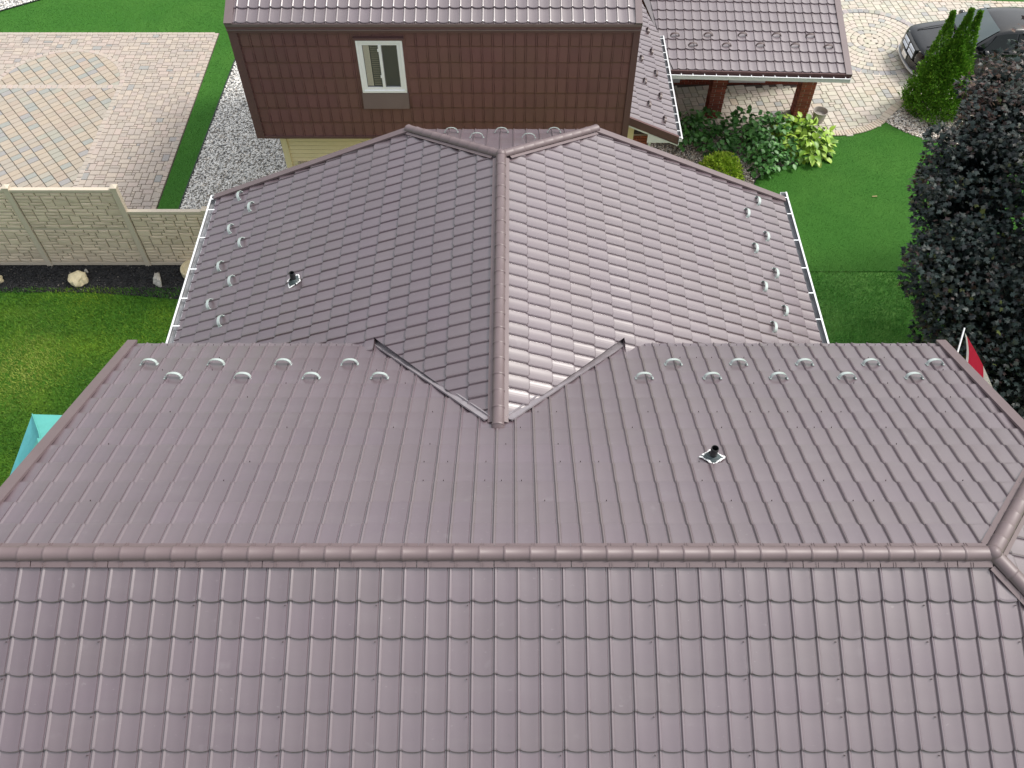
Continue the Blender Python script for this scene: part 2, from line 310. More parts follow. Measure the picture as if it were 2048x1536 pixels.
blades("grass", [(-13, 5), (-5.3, 5), (-5.3, 14.75), (-13, 14.75)], 1900, .03, .075, lambda P: ncol(P, (.04, .14, .018), (.085, .215, .02), (.23, .35, .03)), wd=.008)
blades("grass", [(6.9, 9), (12, 9), (12, 15.35), (6.9, 15.35)], 1500, .03, .07, lambda P: ncol(P, (.085, .29, .055), (.12, .38, .08), (.22, .47, .13), 1.3, 3), wd=.008)
blades("turf_pile", [(6, 15.36), (14, 15.36), (14, 21), (6, 21)], 1500, .014, .03, lambda P: ncol(P, (.036, .15, .018), (.048, .18, .024), (.075, .22, .034), .5, 5) , vis=lambda x, y: infr(x, y) and inpoly(x, y, TURF_R), wd=.007)
blades("turf_pile", TURF_STRIP, 900, .014, .035, lambda P: ncol(P, (.024, .12, .009), (.04, .16, .014), (.08, .22, .025), .6, 8), wd=.008)
# black plastic edging between turf and gravel
for P in ([(-8.73, 15.62), (-8.71, 18), (-8.53, 24.3), (-8.25, 26)], [(-19, 26.6), (-16.78, 27.05), (-15.52, 27.86), (-15, 31)]):
    b = MB()
    for p, q in zip(P, P[1:]): b.bar((*p, .02), (*q, .02), .03, .05)
    tag(b.build("lawn_edging", M['edge']), kind="structure")
b = MB()
for p, q in zip(EDGE_R[6:30], EDGE_R[7:31]): b.bar((*p, .015), (*q, .015), .02, .035)
tag(b.build("lawn_edging", M['edge']), kind="structure")

# ---------------------------------------------------------------- pavers
def clip_faces(V, F, planes):
    """Sutherland-Hodgman of every face against half planes a*x+b*u<=c"""
    oV = []; oF = []
    for f in F:
        P = [V[i] for i in f]
        for a, b_, c in planes:
            Q = []
            for i in range(len(P)):
                p, q = P[i], P[(i + 1) % len(P)]; dp, dq = a * p[0] + b_ * p[1] - c, a * q[0] + b_ * q[1] - c
                if dp <= 0: Q.append(p)
                if dp * dq < 0:
                    t = dp / (dp - dq); Q.append(tuple(p[k] + (q[k] - p[k]) * t for k in range(3)))
            P = Q
            if not P: break
        if len(P) >= 3: oF.append(tuple(range(len(oV), len(oV) + len(P)))); oV += P
    return oV, oF
def halfplanes(poly):
    n = len(poly); cx = sum(p[0] for p in poly) / n; cy = sum(p[1] for p in poly) / n; o = []
    for i in range(n):
        (x0, y0), (x1, y1) = poly[i], poly[(i + 1) % n]; a, b_ = y1 - y0, -(x1 - x0); c = a * x0 + b_ * y0
        if a * cx + b_ * cy > c: a, b_, c = -a, -b_, -c
        o.append((a, b_, c))
    return o
def paver_mesh(w_, h_, tint, ch=.008, z0=0.0, z1=.03):
    g = .0075; x, y = w_ / 2 - g, h_ / 2 - g
    V = [(-x, -y, z0), (x, -y, z0), (x, y, z0), (-x, y, z0), (-x, -y, z1 - ch), (x, -y, z1 - ch), (x, y, z1 - ch), (-x, y, z1 - ch), (-x + ch, -y + ch, z1), (x - ch, -y + ch, z1), (x - ch, y - ch, z1), (-x + ch, y - ch, z1)]
    F = [(0, 1, 5, 4), (1, 2, 6, 5), (2, 3, 7, 6), (3, 0, 4, 7), (4, 5, 9, 8), (5, 6, 10, 9), (6, 7, 11, 10), (7, 4, 8, 11), (8, 9, 10, 11)]
    return V, F
_pm = {}
def paver_obj(parent, x, y, w_, h_, rot, tint, key, dz0=0.0):
    k = (round(w_, 3), round(h_, 3), key)
    if k not in _pm:
        V, F = paver_mesh(w_, h_, tint); _pm[k] = mesh("paver", V, F, M['paver'], tint=tint)
    return inst("paver", _pm[k], parent, Matrix.Translation((x, y, .004 + dz0 + random.uniform(0, .003))) @ Matrix.Rotation(rot, 4, 'Z'))
def ashlar(x0, y0, nx, ny, unit, ok, sizes):
    used = np.zeros((nx, ny), bool); o = []
    for j in range(ny):
        for i in range(nx):
            if used[i, j]: continue
            cand = sizes[:]; random.shuffle(cand); cand.append((1, 1))
            for a, b_ in cand:
                if i + a <= nx and j + b_ <= ny and not used[i:i + a, j:j + b_].any():
                    cx, cy = x0 + (i + a / 2) * unit, y0 + (j + b_ / 2) * unit
                    used[i:i + a, j:j + b_] = True
                    if ok(cx, cy): o.append((cx, cy, a * unit, b_ * unit, 0.0))
                    break
    return o
def lay(parent, items, cols, weights, nmax, vis, clip=None, dz0=0.0):
    """items (x,y,w,h,rot): nearest nmax visible become paver objects, the rest one joined part"""
    K = [int(k) for k in RNG.choice(len(cols), len(items), p=weights)]
    if clip:
        def st(it): return [max(a * (it[0] + dx) + b_ * (it[1] + dy) - c for dx, dy in [(math.cos(it[4]) * sx * it[2] / 2 - math.sin(it[4]) * sy * it[3] / 2, math.sin(it[4]) * sx * it[2] / 2 + math.cos(it[4]) * sy * it[3] / 2)]) for a, b_, c in clip for sx in (-1, 1) for sy in (-1, 1)]
        mx = [max(st(i)) for i in items]
        inside = [m_ <= 0 for m_ in mx]; vis_ = vis; idx = {id(it): k for k, it in enumerate(items)}
    else: inside = [True] * len(items)
    cand = sorted([i for i, it in enumerate(items) if inside[i] and vis(it[0], it[1])], key=lambda i: project((items[i][0], items[i][1], 0))[2])[:nmax]
    cs = set(cand); b = MB()
    for i, (x, y, w_, h_, r_) in enumerate(items):
        if i in cs: paver_obj(parent, x, y, w_, h_, r_, cols[K[i]], K[i], dz0)
        else:
            V, F = paver_mesh(w_, h_, None); c, s_ = math.cos(r_), math.sin(r_); dz = .004 + random.uniform(0, .003)
            V = [(x + c * p[0] - s_ * p[1], y + s_ * p[0] + c * p[1], p[2] + dz + dz0) for p in V]
            if not inside[i]: V, F = clip_faces(V, F, clip)
            if F: b.add(V, F, cols[K[i]])
    me = mesh("pavers", b.v, b.f, M['paver'], tint=b.t); o = link(bpy.data.objects.new("pavers", me), parent); tag(o, kind="stuff"); return o
def jit(c, n, a=.06):
    return [tuple(max(.02, v * (1 + random.uniform(-a, a))) for v in cc) for cc in c for _ in range(n)]
# sports court patio on the left: x < -9.34, y up to 25.8
patio = sheet("patio", [(-19, 15.62), (-9.3, 15.62), (-9.3, 25.84), (-19, 25.84)], .002, M['joint'])
KX0, KX1, KY = -15.41, -11.75, 22.92
def in_key(x, y, m_=0): return (KX0 - m_ < x < KX1 + m_ and 15 < y <= KY) or (y > KY and (x - (KX0 + KX1) / 2) ** 2 + (y - KY) ** 2 < (1.83 + m_) ** 2)
pc = jit([(.48, .415, .36), (.465, .405, .355), (.5, .43, .37), (.45, .395, .345), (.35, .345, .33)], 3, .02); pw = [.085] * 12 + [.0, .0, .0]; pw = np.array([.085] * 12 + [.013] * 3); pw = pw / pw.sum()
it = ashlar(-18, 15.65, 90, 106, .096, lambda x, y: not in_key(x, y, .02) and x < -9.42 and y < 25.79, [(2, 2), (3, 2), (2, 2), (2, 1), (3, 2), (2, 3), (3, 1)])
pv = lambda x, y: infr(x, y) and (y > 18.35 or (x > -11.3 and y > 17.4))
lay(patio, it, pc, pw, 190, pv)
kc = jit([(.45, .39, .32), (.43, .37, .305), (.4, .37, .325), (.34, .345, .33), (.45, .36, .295), (.43, .39, .335)], 2, .04); kw = np.array([.2, .2, .14, .14, .1, .1, .1, .08, .025, .025, .1, .1]); kw = kw / kw.sum()
it = []; ra = R(40)
for i in range(-40, 40):
    for j in range(-40, 40):
        x, y = -13.58 + i * .3 * math.cos(ra) - j * .205 * math.sin(ra), 20 + i * .3 * math.sin(ra) + j * .205 * math.cos(ra)
        it.append((x, y, .3, .205, ra))
ka = [(math.cos(math.pi * k / 16), math.sin(math.pi * k / 16)) for k in range(17)]
KEYP = halfplanes([((KX0 + KX1) / 2 + 1.83 * c, KY + 1.83 * s_) for c, s_ in ka] + [(KX0, 15.75), (KX1, 15.75)])
lay(patio, it, kc, kw, 110, pv, KEYP, .004)
it = []      # border course of the key, the free-throw line and the outer rim
for k in range(44): it += [(KX1 + .06, 22.85 - k * .165, .15, .163, 0), (KX0 - .06, 22.85 - k * .165, .15, .163, 0)]
for k in range(22): it += [(KX0 + .09 + k * .167, KY, .165, .2, 0)]
for k in range(33):
    a = math.pi * (k + .5) / 33; it.append(((KX0 + KX1) / 2 + 1.89 * math.cos(a), KY + 1.89 * math.sin(a), .15, .178, a))
for k in range(60): it += [(-9.385, 15.72 + k * .169, .14, .167, 0), (-9.52 - k * .169, 25.75, .167, .14, 0)]
lay(patio, it, jit([(.5, .43, .375), (.475, .415, .36)], 4, .03), np.ones(8) / 8, 0, pv, None, .01)

# driveway and porch paving on the right
DRIVE = [(3.0, 20.95), (7.2, 20.95), (8.55, 20.55), (8.72, 20.62)] + [p for p in EDGE_R if p[0] > 8.73 and p[1] > 20.6] + smoothpath([(10.7, 21.3), (11.2, 21.85), (11.6, 22.15)], 4) + [(11.9, 22.2), (13.4, 22.1), (14.6, 22.05), (22, 21.9), (22, 27.3), (16.9, 27.55), (14.2, 27.72), (11.0, 27.9), (9.0, 29), (3, 29)]
drive = sheet("driveway", DRIVE, .002, M['joint'])
sheet("lawn", [(9.0, 29.1), (11.0, 27.96), (14.2, 27.78), (16.9, 27.6), (24, 27.3), (24, 34), (9, 34)], .008, M['turf'])
CC = (11.3, 25.35)
def dins(x, y): return inpoly(x, y, DRIVE) and (x - CC[0]) ** 2 + (y - CC[1]) ** 2 > 1.72 ** 2 and not ((x < 8.7 and y > 22.95))
dcol = jit([(.6, .56, .475), (.57, .53, .45), (.62, .58, .5), (.52, .49, .43), (.42, .42, .41), (.57, .5, .41)], 2, .025); dw = np.array([.2, .2, .17, .17, .13, .13, .1, .1, .02, .02, .02, .02]); dw = dw / dw.sum()
ra = R(7)
it0 = ashlar(-8, -8, 170, 170, .105, lambda x, y: True, [(2, 2), (3, 2), (2, 2), (3, 2), (2, 3), (2, 1)])
it = []
for x, y, w_, h_, r_ in it0:
    X, Y = 11 + x * math.cos(ra) - y * math.sin(ra), 24.5 + x * math.sin(ra) + y * math.cos(ra)
    if dins(X, Y) and (infr(X, Y, 0, 120) or True) and X < 19: it.append((X, Y, w_, h_, ra))
lay(drive, it, dcol, dw, 235, lambda x, y: infr(x, y) and x > 6.3 and not (x < 8.6 and y > 22) and not (x > 12 and y > 22.6))
it = []
for ri in range(8):
    r_ = .12 + ri * .2; n = max(3, round(2 * math.pi * r_ / .2))
    for k in range(n):
        a = 2 * math.pi * (k + .5 * (ri % 2)) / n; it.append((CC[0] + r_ * math.cos(a), CC[1] + r_ * math.sin(a), .2, 2 * math.pi * (r_ + .03) / n, a))
lay(drive, it, dcol, dw, 65, lambda x, y: infr(x, y))
it = []
for k in range(62):
    a = 2 * math.pi * k / 62; it.append((CC[0] + 1.74 * math.cos(a), CC[1] + 1.74 * math.sin(a), .22, .178, a))
lay(drive, it, jit([(.4, .39, .38), (.34, .34, .34), (.46, .44, .4)], 3), np.ones(9) / 9, 0, infr, None, .006)
bp = [p for p in EDGE_R if p[0] > 8.73 and p[1] > 20.6] + smoothpath([(10.7, 21.3), (11.2, 21.85), (11.6, 22.15)], 4)
it = []
for p, q in zip(bp, bp[1:]):
    a = math.atan2(q[1] - p[1], q[0] - p[0]); d = math.hypot(q[0] - p[0], q[1] - p[1]); n = max(1, round(d / .17))
    for k in range(n):
        t = (k + .5) / n; it.append((p[0] + (q[0] - p[0]) * t - math.sin(a) * .07, p[1] + (q[1] - p[1]) * t + math.cos(a) * .07, d / n, .24, a))
for k in range(60): it.append((9.5 + k * .2, 27.86 - max(0, (k * .2 - 1.5)) * .052, .2, .14, -.05))
lay(drive, it, jit([(.62, .53, .43), (.58, .5, .41)], 4, .03), np.ones(8) / 8, 0, infr, None, .012)
for o_ in COL.objects:
    if o_.name == "pavers.005" or False: pass

# ---------------------------------------------------------------- metal tile roofs
PROF = [(0, -.0045), (.02, -.0045), (.045, .0135), (.07, .0178), (.16, .0105), (.176, .0058), (.195, .0056), (.3, .0035), (.45, .001), (.6, .0005), (.76, .002), (.88, .0045), (.935, .0048), (.96, -.0035), (1.0, -.0045)]
def scallop(t):
    return (.010 + .004 * math.sin(math.pi * t / .19)) if t < .19 else .010 - .0205 * math.sin(math.pi * (t - .19) / .81) ** .5
WPROF = [(0, 0), (.012, -.012), (.03, -.012), (.05, .015), (.15, .015), (.17, -.012), (.188, -.012), (.205, 0), (.6, .002), (1.0, 0)]
def panel_geo(w_, c):
    """wall tile: a narrow rib between two grooves at one edge and a lower lip rolled back to the wall"""
    V = []; n = len(WPROF)
    for u, dh in ((c + .008, -.016), (c - .006, -.004), (.05, .016), (.026, .016), (.0, -.002)):
        for t, h in WPROF: V.append((t * w_, u, h + dh))
    F = [(r_ * n + i, (r_ + 1) * n + i, (r_ + 1) * n + i + 1, r_ * n + i + 1) for r_ in range(4) for i in range(n - 1)]
    return V, F
def tile_geo(w_, c, flip=False, lift=.019, hs=1.0):
    P = [(1 - t, h) for t, h in reversed(PROF)] if flip else PROF
    V = []; n = len(P); sc = lambda t: scallop(1 - t if flip else t)
    for t, h in P: V.append((t * w_, c + .03, h * hs - .012))
    for t, h in P: V.append((t * w_, .03 + sc(t), h * hs + lift * .95))
    for t, h in P: V.append((t * w_, sc(t) + .009, h * hs + lift * .9))
    for t, h in P: V.append((t * w_, sc(t) - .001, h * hs + lift * .45))
    for t, h in P: V.append((t * w_, sc(t) - .0005, h * hs - .008))
    F = [(r_ * n + i, (r_ + 1) * n + i, (r_ + 1) * n + i + 1, r_ * n + i + 1) for r_ in range(4) for i in range(n - 1)]
    return V, F
_tm = {}
class Slope:
    def __init__(s, O, up, N): s.O = Vector(O); s.U = Vector(up).normalized(); s.N = Vector(N).normalized(); s.X = s.U.cross(s.N).normalized()
    def at(s, x, u, n=0): return s.O + s.X * x + s.U * u + s.N * n
    def mw(s, x, u, n=0):
        m = Matrix.Identity(4)
        for i in range(3): m[i][0], m[i][1], m[i][2] = s.X[i], s.U[i], s.N[i]
        m.translation = s.at(x, u, n); return m
    def loc(s, p): d = Vector(p) - s.O; return d.dot(s.X), d.dot(s.U)
def tile_slope(sl, poly, w_, c, xph, u0, m, deck_parent, name, flip, pick=None, tname="roof_tile", lift=.019, hs=1.0, holes=(), joined="roof_tiles", deck_m=None, skip=None, geo=None):
    """poly convex in slope coords. Tiles bottoms at u0 - j*c ... returns the deck object with tile children"""
    polys = poly if isinstance(poly[0], list) else [poly]
    dV = []; dF = []
    for poly in polys:
        o0, k_ = len(dV), len(poly); dV += [sl.at(x, u, -.012 if not geo else -.028) for x, u in poly] + [sl.at(x, u, -.05) for x, u in poly]
        dF += [tuple(range(o0, o0 + k_)), tuple(reversed(range(o0 + k_, o0 + 2 * k_)))] + [(o0 + i, o0 + (i + 1) % k_, o0 + k_ + (i + 1) % k_, o0 + k_ + i) for i in range(k_)]
    deck = obj(name, dV, dF, deck_m or m, deck_parent, tint=(.6, .6, .6))
    V0, F0 = geo(w_, c) if geo else tile_geo(w_, c, flip, lift, hs); key = (w_, c, flip, m.name, lift)
    if key not in _tm: _tm[key] = [mesh(tname, V0, F0, m, 35, tint=(g_, g_ * (1 - h_), g_ * (1 + h_))) for g_, h_ in ((1, 0), (.96, .015), (1.04, .0), (1.02, .025), (.98, -.01), (.94, .02))]
    pt = {}
    def ptint(j, k):
        q = (j, (k + 2 * (j % 2)) // 5)
        if q not in pt: g_ = random.uniform(.94, 1.06); h_ = random.choice((0, 0, .02, .035, -.012)); pt[q] = (g_, g_ * (1 - h_ * .5), g_ * (1 + h_))
        return pt[q]
    pj = {}
    def pjit(j, k):
        q = (j, (k + 2 * (j % 2)) // 5)
        if q not in pj: pj[q] = (random.uniform(-.0025, .0025), random.uniform(0, .003))
        return pj[q]
    b = MB(); cnt = 0
    for poly in polys:
        H = halfplanes(poly); xs = [p[0] for p in poly]; us = [p[1] for p in poly]
        for j in range(int((min(us) - u0) / c) - 2, int((max(us) - u0) / c) + 2):
            for k in range(int((min(xs) - xph) / w_) - 2, int((max(xs) - xph) / w_) + 2):
                x, u = xph + k * w_, u0 + j * c
                cor = [(x, u - .015), (x + w_, u - .015), (x + w_, u + c + .03), (x, u + c + .03)]
                if any(all(a * p[0] + bb * p[1] > cc for p in cor) for a, bb, cc in H): continue
                if skip and skip(x, u): continue
                full = all(a * p[0] + bb * p[1] <= cc + 1e-6 for a, bb, cc in H for p in cor)
                hx = any(x < h[1] and x + w_ > h[0] and u < h[3] and u + c + .03 > h[2] for h in holes)
                ctr = sl.at(x + w_ / 2, u + c / 2)
                if full and not hx:
                    if pick and pick(ctr): inst(tname, _tm[key][(j * 7 + (k + 2 * (j % 2)) // 5 * 5) % 6], deck, sl.mw(x, u + pjit(j, k)[0], pjit(j, k)[1])); cnt += 1
                    else:
                        du, dn = pjit(j, k); b.add([sl.at(x + p[0], u + p[1] + du, p[2] + dn) for p in V0], F0, ptint(j, k))
                    continue
                Vt = [(x + p[0], u + p[1], p[2]) for p in V0]
                parts = [clip_faces(Vt, F0, H) if not full else (Vt, F0)]
                for h in holes:
                    if not hx: break
                    np_ = []
                    for V, F in parts:
                        for pl in ([(1, 0, h[0])], [(-1, 0, -h[1])], [(0, 1, h[2]), (-1, 0, -h[0]), (1, 0, h[1])], [(0, -1, -h[3]), (-1, 0, -h[0]), (1, 0, h[1])]):
                            v2, f2 = clip_faces(V, F, pl)
                            if f2: np_.append((v2, f2))
                    parts = np_
                V = []; F = []
                for v2, f2 in parts: F += [tuple(i + len(V) for i in f) for f in f2]; V += v2
                if not F: continue
                if pick and len(F) > 4 and pick(ctr):
                    link(bpy.data.objects.new(tname, mesh(tname, [sl.at(*p) for p in V], F, m, 35, tint=ptint(j, k))), deck); cnt += 1
                else: b.add([sl.at(*p) for p in V], F, ptint(j, k))
    if b.f: tag(link(bpy.data.objects.new(joined, mesh(joined, b.v, b.f, m, 35, tint=b.t)), deck), kind="stuff")
    return deck, cnt
# ridge caps: half round barrel pieces with a rolled bead at the lower lip
_cap = {}
def cap_run(parent, A, B, rad=.075, step=.25, up=(0, 0, 1), lift=.0, m=None):
    A, B, up = Vector(A), Vector(B), Vector(up); d = B - A; L = d.length; n = max(1, round(L / step)); st = L / n; m = m or M['trim']
    d.normalize(); sx = d.cross(up).normalized(); u = sx.cross(d)
    key = (rad, round(st, 4), m.name)
    if key not in _cap:
        V = []; F = []; K = 10
        for yy, rr in ((0, rad * 1.0), (.012, rad * 1.07), (.026, rad * 1.05), (.034, rad * .985), (st + .012, rad * .955)):
            for k in range(K + 1):
                a = math.pi * k / K; V.append((-math.cos(a) * rr, yy, math.sin(a) * rr * .88))
        nr = K + 1
        for r_ in range(4):
            for k in range(K): F.append((r_ * nr + k, (r_ + 1) * nr + k, (r_ + 1) * nr + k + 1, r_ * nr + k + 1))
        _cap[key] = mesh("ridge_cap", V, [tuple(reversed(f)) for f in F], m, 60)
    for i in range(n):
        mw = Matrix.Identity(4); p = A + d * (i * st) + u * (lift + random.uniform(-.0015, .0015))
        for r_ in range(3): mw[r_][0], mw[r_][1], mw[r_][2] = sx[r_], d[r_], u[r_]
        mw.translation = p; inst("ridge_cap", _cap[key], parent, mw @ Matrix.Rotation(random.uniform(-.006, .006), 4, 'Z'))
def strip(b, A, B, side, wd, th=.012, lift=.0, N=(0, 0, 1)):
    A, B, side, N = Vector(A), Vector(B), Vector(side).normalized(), Vector(N).normalized()
    b.obox(A + N * lift, side * wd, B - A, N * th); return b
_gm = {}
def snow_guard(parent, sl, p, m, sc=1.0, turn=0):
    """arched band standing on the roof across a rib, on two small feet"""
    if m.name not in _gm:
        V = []; F = []; K = 12; hw, ht, dp, th = .112, .082, .052, .007
        for i in range(K + 1):
            a = math.pi * i / K; ex = .9
            cx = -hw * math.copysign(abs(math.cos(a)) ** ex, math.cos(a)); cz = ht * abs(math.sin(a)) ** .85
            cx2 = cx * (1 - th / hw * 1.2); cz2 = max(0, cz - th)
            V += [(cx, -dp / 2, cz), (cx, dp / 2, cz), (cx2, dp / 2, cz2), (cx2, -dp / 2, cz2)]
        for i in range(K):
            for k in range(4): F.append((i * 4 + k, i * 4 + (k + 1) % 4, (i + 1) * 4 + (k + 1) % 4, (i + 1) * 4 + k))
        for sx in (-1, 1):
            o = len(V); x0, x1 = sx * (hw - .014), sx * (hw + .012)
            V += [(x, y, z) for z in (0, .005) for x, y in ((x0, -.035), (x1, -.035), (x1, .035), (x0, .035))]
            F += [tuple(i + o for i in f) for f in ((3, 2, 1, 0), (4, 5, 6, 7), (0, 1, 5, 4), (1, 2, 6, 5), (2, 3, 7, 6), (3, 0, 4, 7))]
        me = mesh("snow_guard", V, F, m, 40)
        import bmesh
        bm = bmesh.new(); bm.from_mesh(me); bmesh.ops.recalc_face_normals(bm, faces=bm.faces); bm.to_mesh(me); bm.free(); _gm[m.name] = me
    x, u = sl.loc(p); inst("snow_guard", _gm[m.name], parent, sl.mw(x, u, .012) @ Matrix.Rotation(random.uniform(-.05, .05), 4, 'Z') @ Matrix.Scale(sc, 4))
def vent_pipe(parent, sl, p, tilt=0, rot=0):
    x, u = sl.loc(p); base = sl.at(x, u, .012); q = Matrix.Translation(base) @ (sl.mw(0, 0).to_3x3().to_4x4()) @ Matrix.Rotation(rot, 4, 'Z')
    b = MB(); V = []; a = .1
    b.prism([(-a, -a, 0), (a, -a, 0), (a, a, 0), (-a, a, 0)], (0, 0, .008)); b.lathe((0, 0, 0), [(.098, .008), (.092, .016), (.082, .018), (.076, .03), (.064, .034), (.055, .055), (.048, .06)], 20)
    boot = b.build("pipe_boot", M['rubber'], parent, 30, q)
    b = MB(); top = Vector((0, 0, .24))
    z = sl.N; up = Vector((0, 0, 1)); P = [base + up * h for h in (0, .05, .2)]
    V = []; n = 20
    prof = [(.043, .0), (.043, .19), (.041, .193), (.037, .193), (.036, .02), (.0, .02)]
    b.lathe(base, prof, n); pipe = b.build("vent_pipe", M['black_plastic'], parent, 40)
    b = MB()
    for k in range(40):                                    # hand-laid blobs of sealant round the boot
        e = k // 10; t = (k % 10 + .5) / 10 * 2 - 1
        if random.random() < .14: continue
        px, py = [(t * a, -a), (a, t * a), (-t * a, a), (-a, -t * a)][e]
        s_ = random.uniform(.008, .015); px += random.uniform(-.006, .006); py += random.uniform(-.006, .006)
        b.add([(px + dx * s_ * 1.3, py + dy * s_ * 1.3, dz * s_ + .006) for dx, dy, dz in ((1, 0, 0), (.3, 1, 0), (-1, .4, 0), (-.4, -1, 0), (0, 0, 1.1), (.6, -.7, .1))], [(0, 1, 4), (1, 2, 4), (2, 3, 4), (3, 5, 4), (5, 0, 4)])
    s_ = b.build("sealant_bead", M['sealant'], parent, 60, q)
    return pipe

S_, C_ = math.sin(R(24.07)), math.cos(R(24.07)); T_ = S_ / C_
RY, RZ = 3.86, 7.832           # main ridge apex line
house = thing("house", "brown steel tiled gable house in the foreground with a lower ridged wing behind it", "house", (0, 4, 0))
frontS = Slope((0, RY, RZ), (0, C_, S_), (0, -S_, C_))          # X=+x
backS = Slope((0, RY, RZ), (0, -C_, S_), (0, S_, C_))           # X=-x
HX = 4.69                        # ridge end, clipped gable to the right
XL, XR = -5.42, 6.13
EAVE = -(8.1 - RY) / C_
hipu = -(5.44 - RY) / C_
fpoly = [(XL, -4.6), (XR, -4.6), (XR, hipu), (HX, 0), (XL, 0)]
vis_front = lambda p: project(p)[1] < 1545 and -40 < project(p)[0] < 2090
front, nf = tile_slope(frontS, fpoly, .22, .3385, .19 * .22, -.449 - .3385 * 20, M['roof'], house, "front_roof_slope", False, vis_front)
budget = [300 - nf]
def pick_back(p):
    u, v, d = project(p)
    if budget[0] > 0 and 1010 < v < 1095 and 560 < u < 1980: budget[0] -= 1; return True
    return False
bpoly = [(-XR, EAVE), (-XL, EAVE), (-XL, 0), (-HX, 0), (-XR, hipu)]
back, nb = tile_slope(backS, bpoly, .22, .369, -.088 * .22 - .22, -.461 - .369 * 20, M['roof'], house, "back_roof_slope", True, pick_back)
# clipped end slope facing right
hp = [Vector((HX, RY, RZ)), Vector((XR, 5.44, RZ - (5.44 - RY) * T_)), Vector((XR, 2 * RY - 5.44, RZ - (5.44 - RY) * T_))]
hn = (hp[1] - hp[0]).cross(hp[2] - hp[0]); hn = hn if hn.z > 0 else -hn; hn.normalize()
hup = Vector((0, 1, 0)).cross(hn); hup = hup if hup.z > 0 else -hup
hipS = Slope(hp[0], hup, hn); tile_slope(hipS, [hipS.loc(p) for p in hp], .22, .3385, .05, -.3 - .3385 * 8, M['roof'], house, "end_roof_slope", False)
cap_run(house, (-5.55, RY, RZ + .018), (HX - .05, RY, RZ + .018), .078, .2505)
cap_run(house, hp[1] + Vector((.05, .07, .0)), hp[0] + Vector((0, 0, .018)), .078, .2505)
cap_run(house, hp[2] + Vector((.05, -.07, .0)), hp[0] + Vector((0, 0, .018)), .078, .2505)
b = MB(); b.lathe((HX, RY, RZ + .005), [(.0, .098), (.035, .094), (.065, .07), (.082, .03), (.088, -.03), (.086, -.06)], 18); b.build("ridge_end_cap", M['trim'], house, 60)
# flat flanges each side of the caps, cut in lengths with small clips
b = MB()
for sl, sg in ((frontS, 1), (backS, -1)):
    k = 0; x = XL
    while x < HX - .05:
        L = min(.745, HX - .02 - x)
        x0 = x if sg > 0 else -x - L
        P0 = sl.at(x0, -.125 + random.uniform(-.002, .002), .024); b.obox(P0, sl.X * (L - .004), sl.U * .07, sl.N * .012); x += .75
b.build("ridge_flange", M['trim'], house)
b = MB()
for i in range(41):
    x = -5.55 + .2505 * i
    for sl, sg in ((frontS, 1), (backS, -1)):
        for dx in (-.012, .012): b.obox(sl.at(sg * x + dx - .003, -.128, .03), sl.X * .006, sl.U * .05, sl.N * .012)
b.build("ridge_clip", M['trim'], house)
for p1, s1 in ((hp[1], backS), (hp[2], frontS)):
    b = MB(); d = (hp[0] - p1).normalized(); sd_ = d.cross(s1.N); sd_ = sd_ if sd_.dot(Vector((-1, 0, 0))) > 0 else -sd_
    strip(b, p1 + sd_ * .075, hp[0] - d * .08 + sd_ * .075, sd_, .055, .012, .02, s1.N)
    sd2 = d.cross(hn); sd2 = sd2 if sd2.x > 0 else -sd2
    strip(b, p1 + sd2 * .075, hp[0] - d * .1 + sd2 * .075, sd2, .045, .012, .02, hn); b.build("hip_flange", M['trim'], house)
# rake trims
def rake(parent, sl, x, u0, u1, outx, wd=.125, drop=.2, m=None):
    """flat cover board along a gable edge: wd wide, with a fascia turned down on the outer side"""
    b = MB(); n = 3
    b.obox(sl.at(x, u0, .034), sl.X * (wd * outx), sl.U * (u1 - u0), sl.N * .012)
    b.obox(sl.at(x + outx * wd, u0, .046), sl.X * (outx * .012), sl.U * (u1 - u0), sl.N * -drop)
    b.obox(sl.at(x, u0, .034), sl.X * (outx * .012), sl.U * (u1 - u0), sl.N * -.022)
    k = u0
    return b.build("rake_trim", m or M['trim'], parent)
rake(house, backS, -XR + .03, EAVE - .03, hipu - .02, -1); rake(house, frontS, XR - .03, -4.62, hipu - .02, 1)
rake(house, backS, -XL - .03, EAVE - .03, 0, 1); rake(house, frontS, XL + .03, -4.62, 0, -1)
b = MB(); b.obox((XL - .12, 8.1 - .02, 5.87), (XR - XL + .24, 0, 0), (0, .02, .0), (0, 0, -.18)); b.build("eave_fascia", M['trim'], house)
# screws along the courses
b = MB()
def screw(sl, x, u, s_=.008):
    p = sl.at(x, u, .006); b.obox(p - sl.X * s_ - sl.U * s_, sl.X * 2 * s_, sl.U * 2 * s_, sl.N * .016)
for k in range(-24, 28):
    screw(backS, -(k + .6) * .22, EAVE + .07, .004)
    for j in range(1, 12):
        if random.random() < .2: screw(backS, -(k + .55 + random.uniform(-.1, .15)) * .22, -.461 - .369 * j - .03, .0042)
    for j in range(0, 6):
        if k % 4 == 1 and random.random() < .8: screw(frontS, (k + 1.05) * .22, -.449 - .3385 * j - .035, .0045)
o = b.build("roof_screws", M['screw'], house); tag(o, kind="stuff")
# snow guards on the back slope
for row, y in (((-22.6, -18.42, -14.26, -10.11, 10.05, 14.12, 18.23, 22.35, 26.34), 7.49), ((-20.5, -16.31, -12.15, -8.01, 8.0, 12.12, 16.14, 20.27, 24.33), 7.13)):
    for k in row: snow_guard(house, backS, (k * .22, y, RZ - (y - RY) * T_), M['guard'])
vent_pipe(house, backS, (2.29, 5.4, RZ - (5.4 - RY) * T_), rot=R(40))

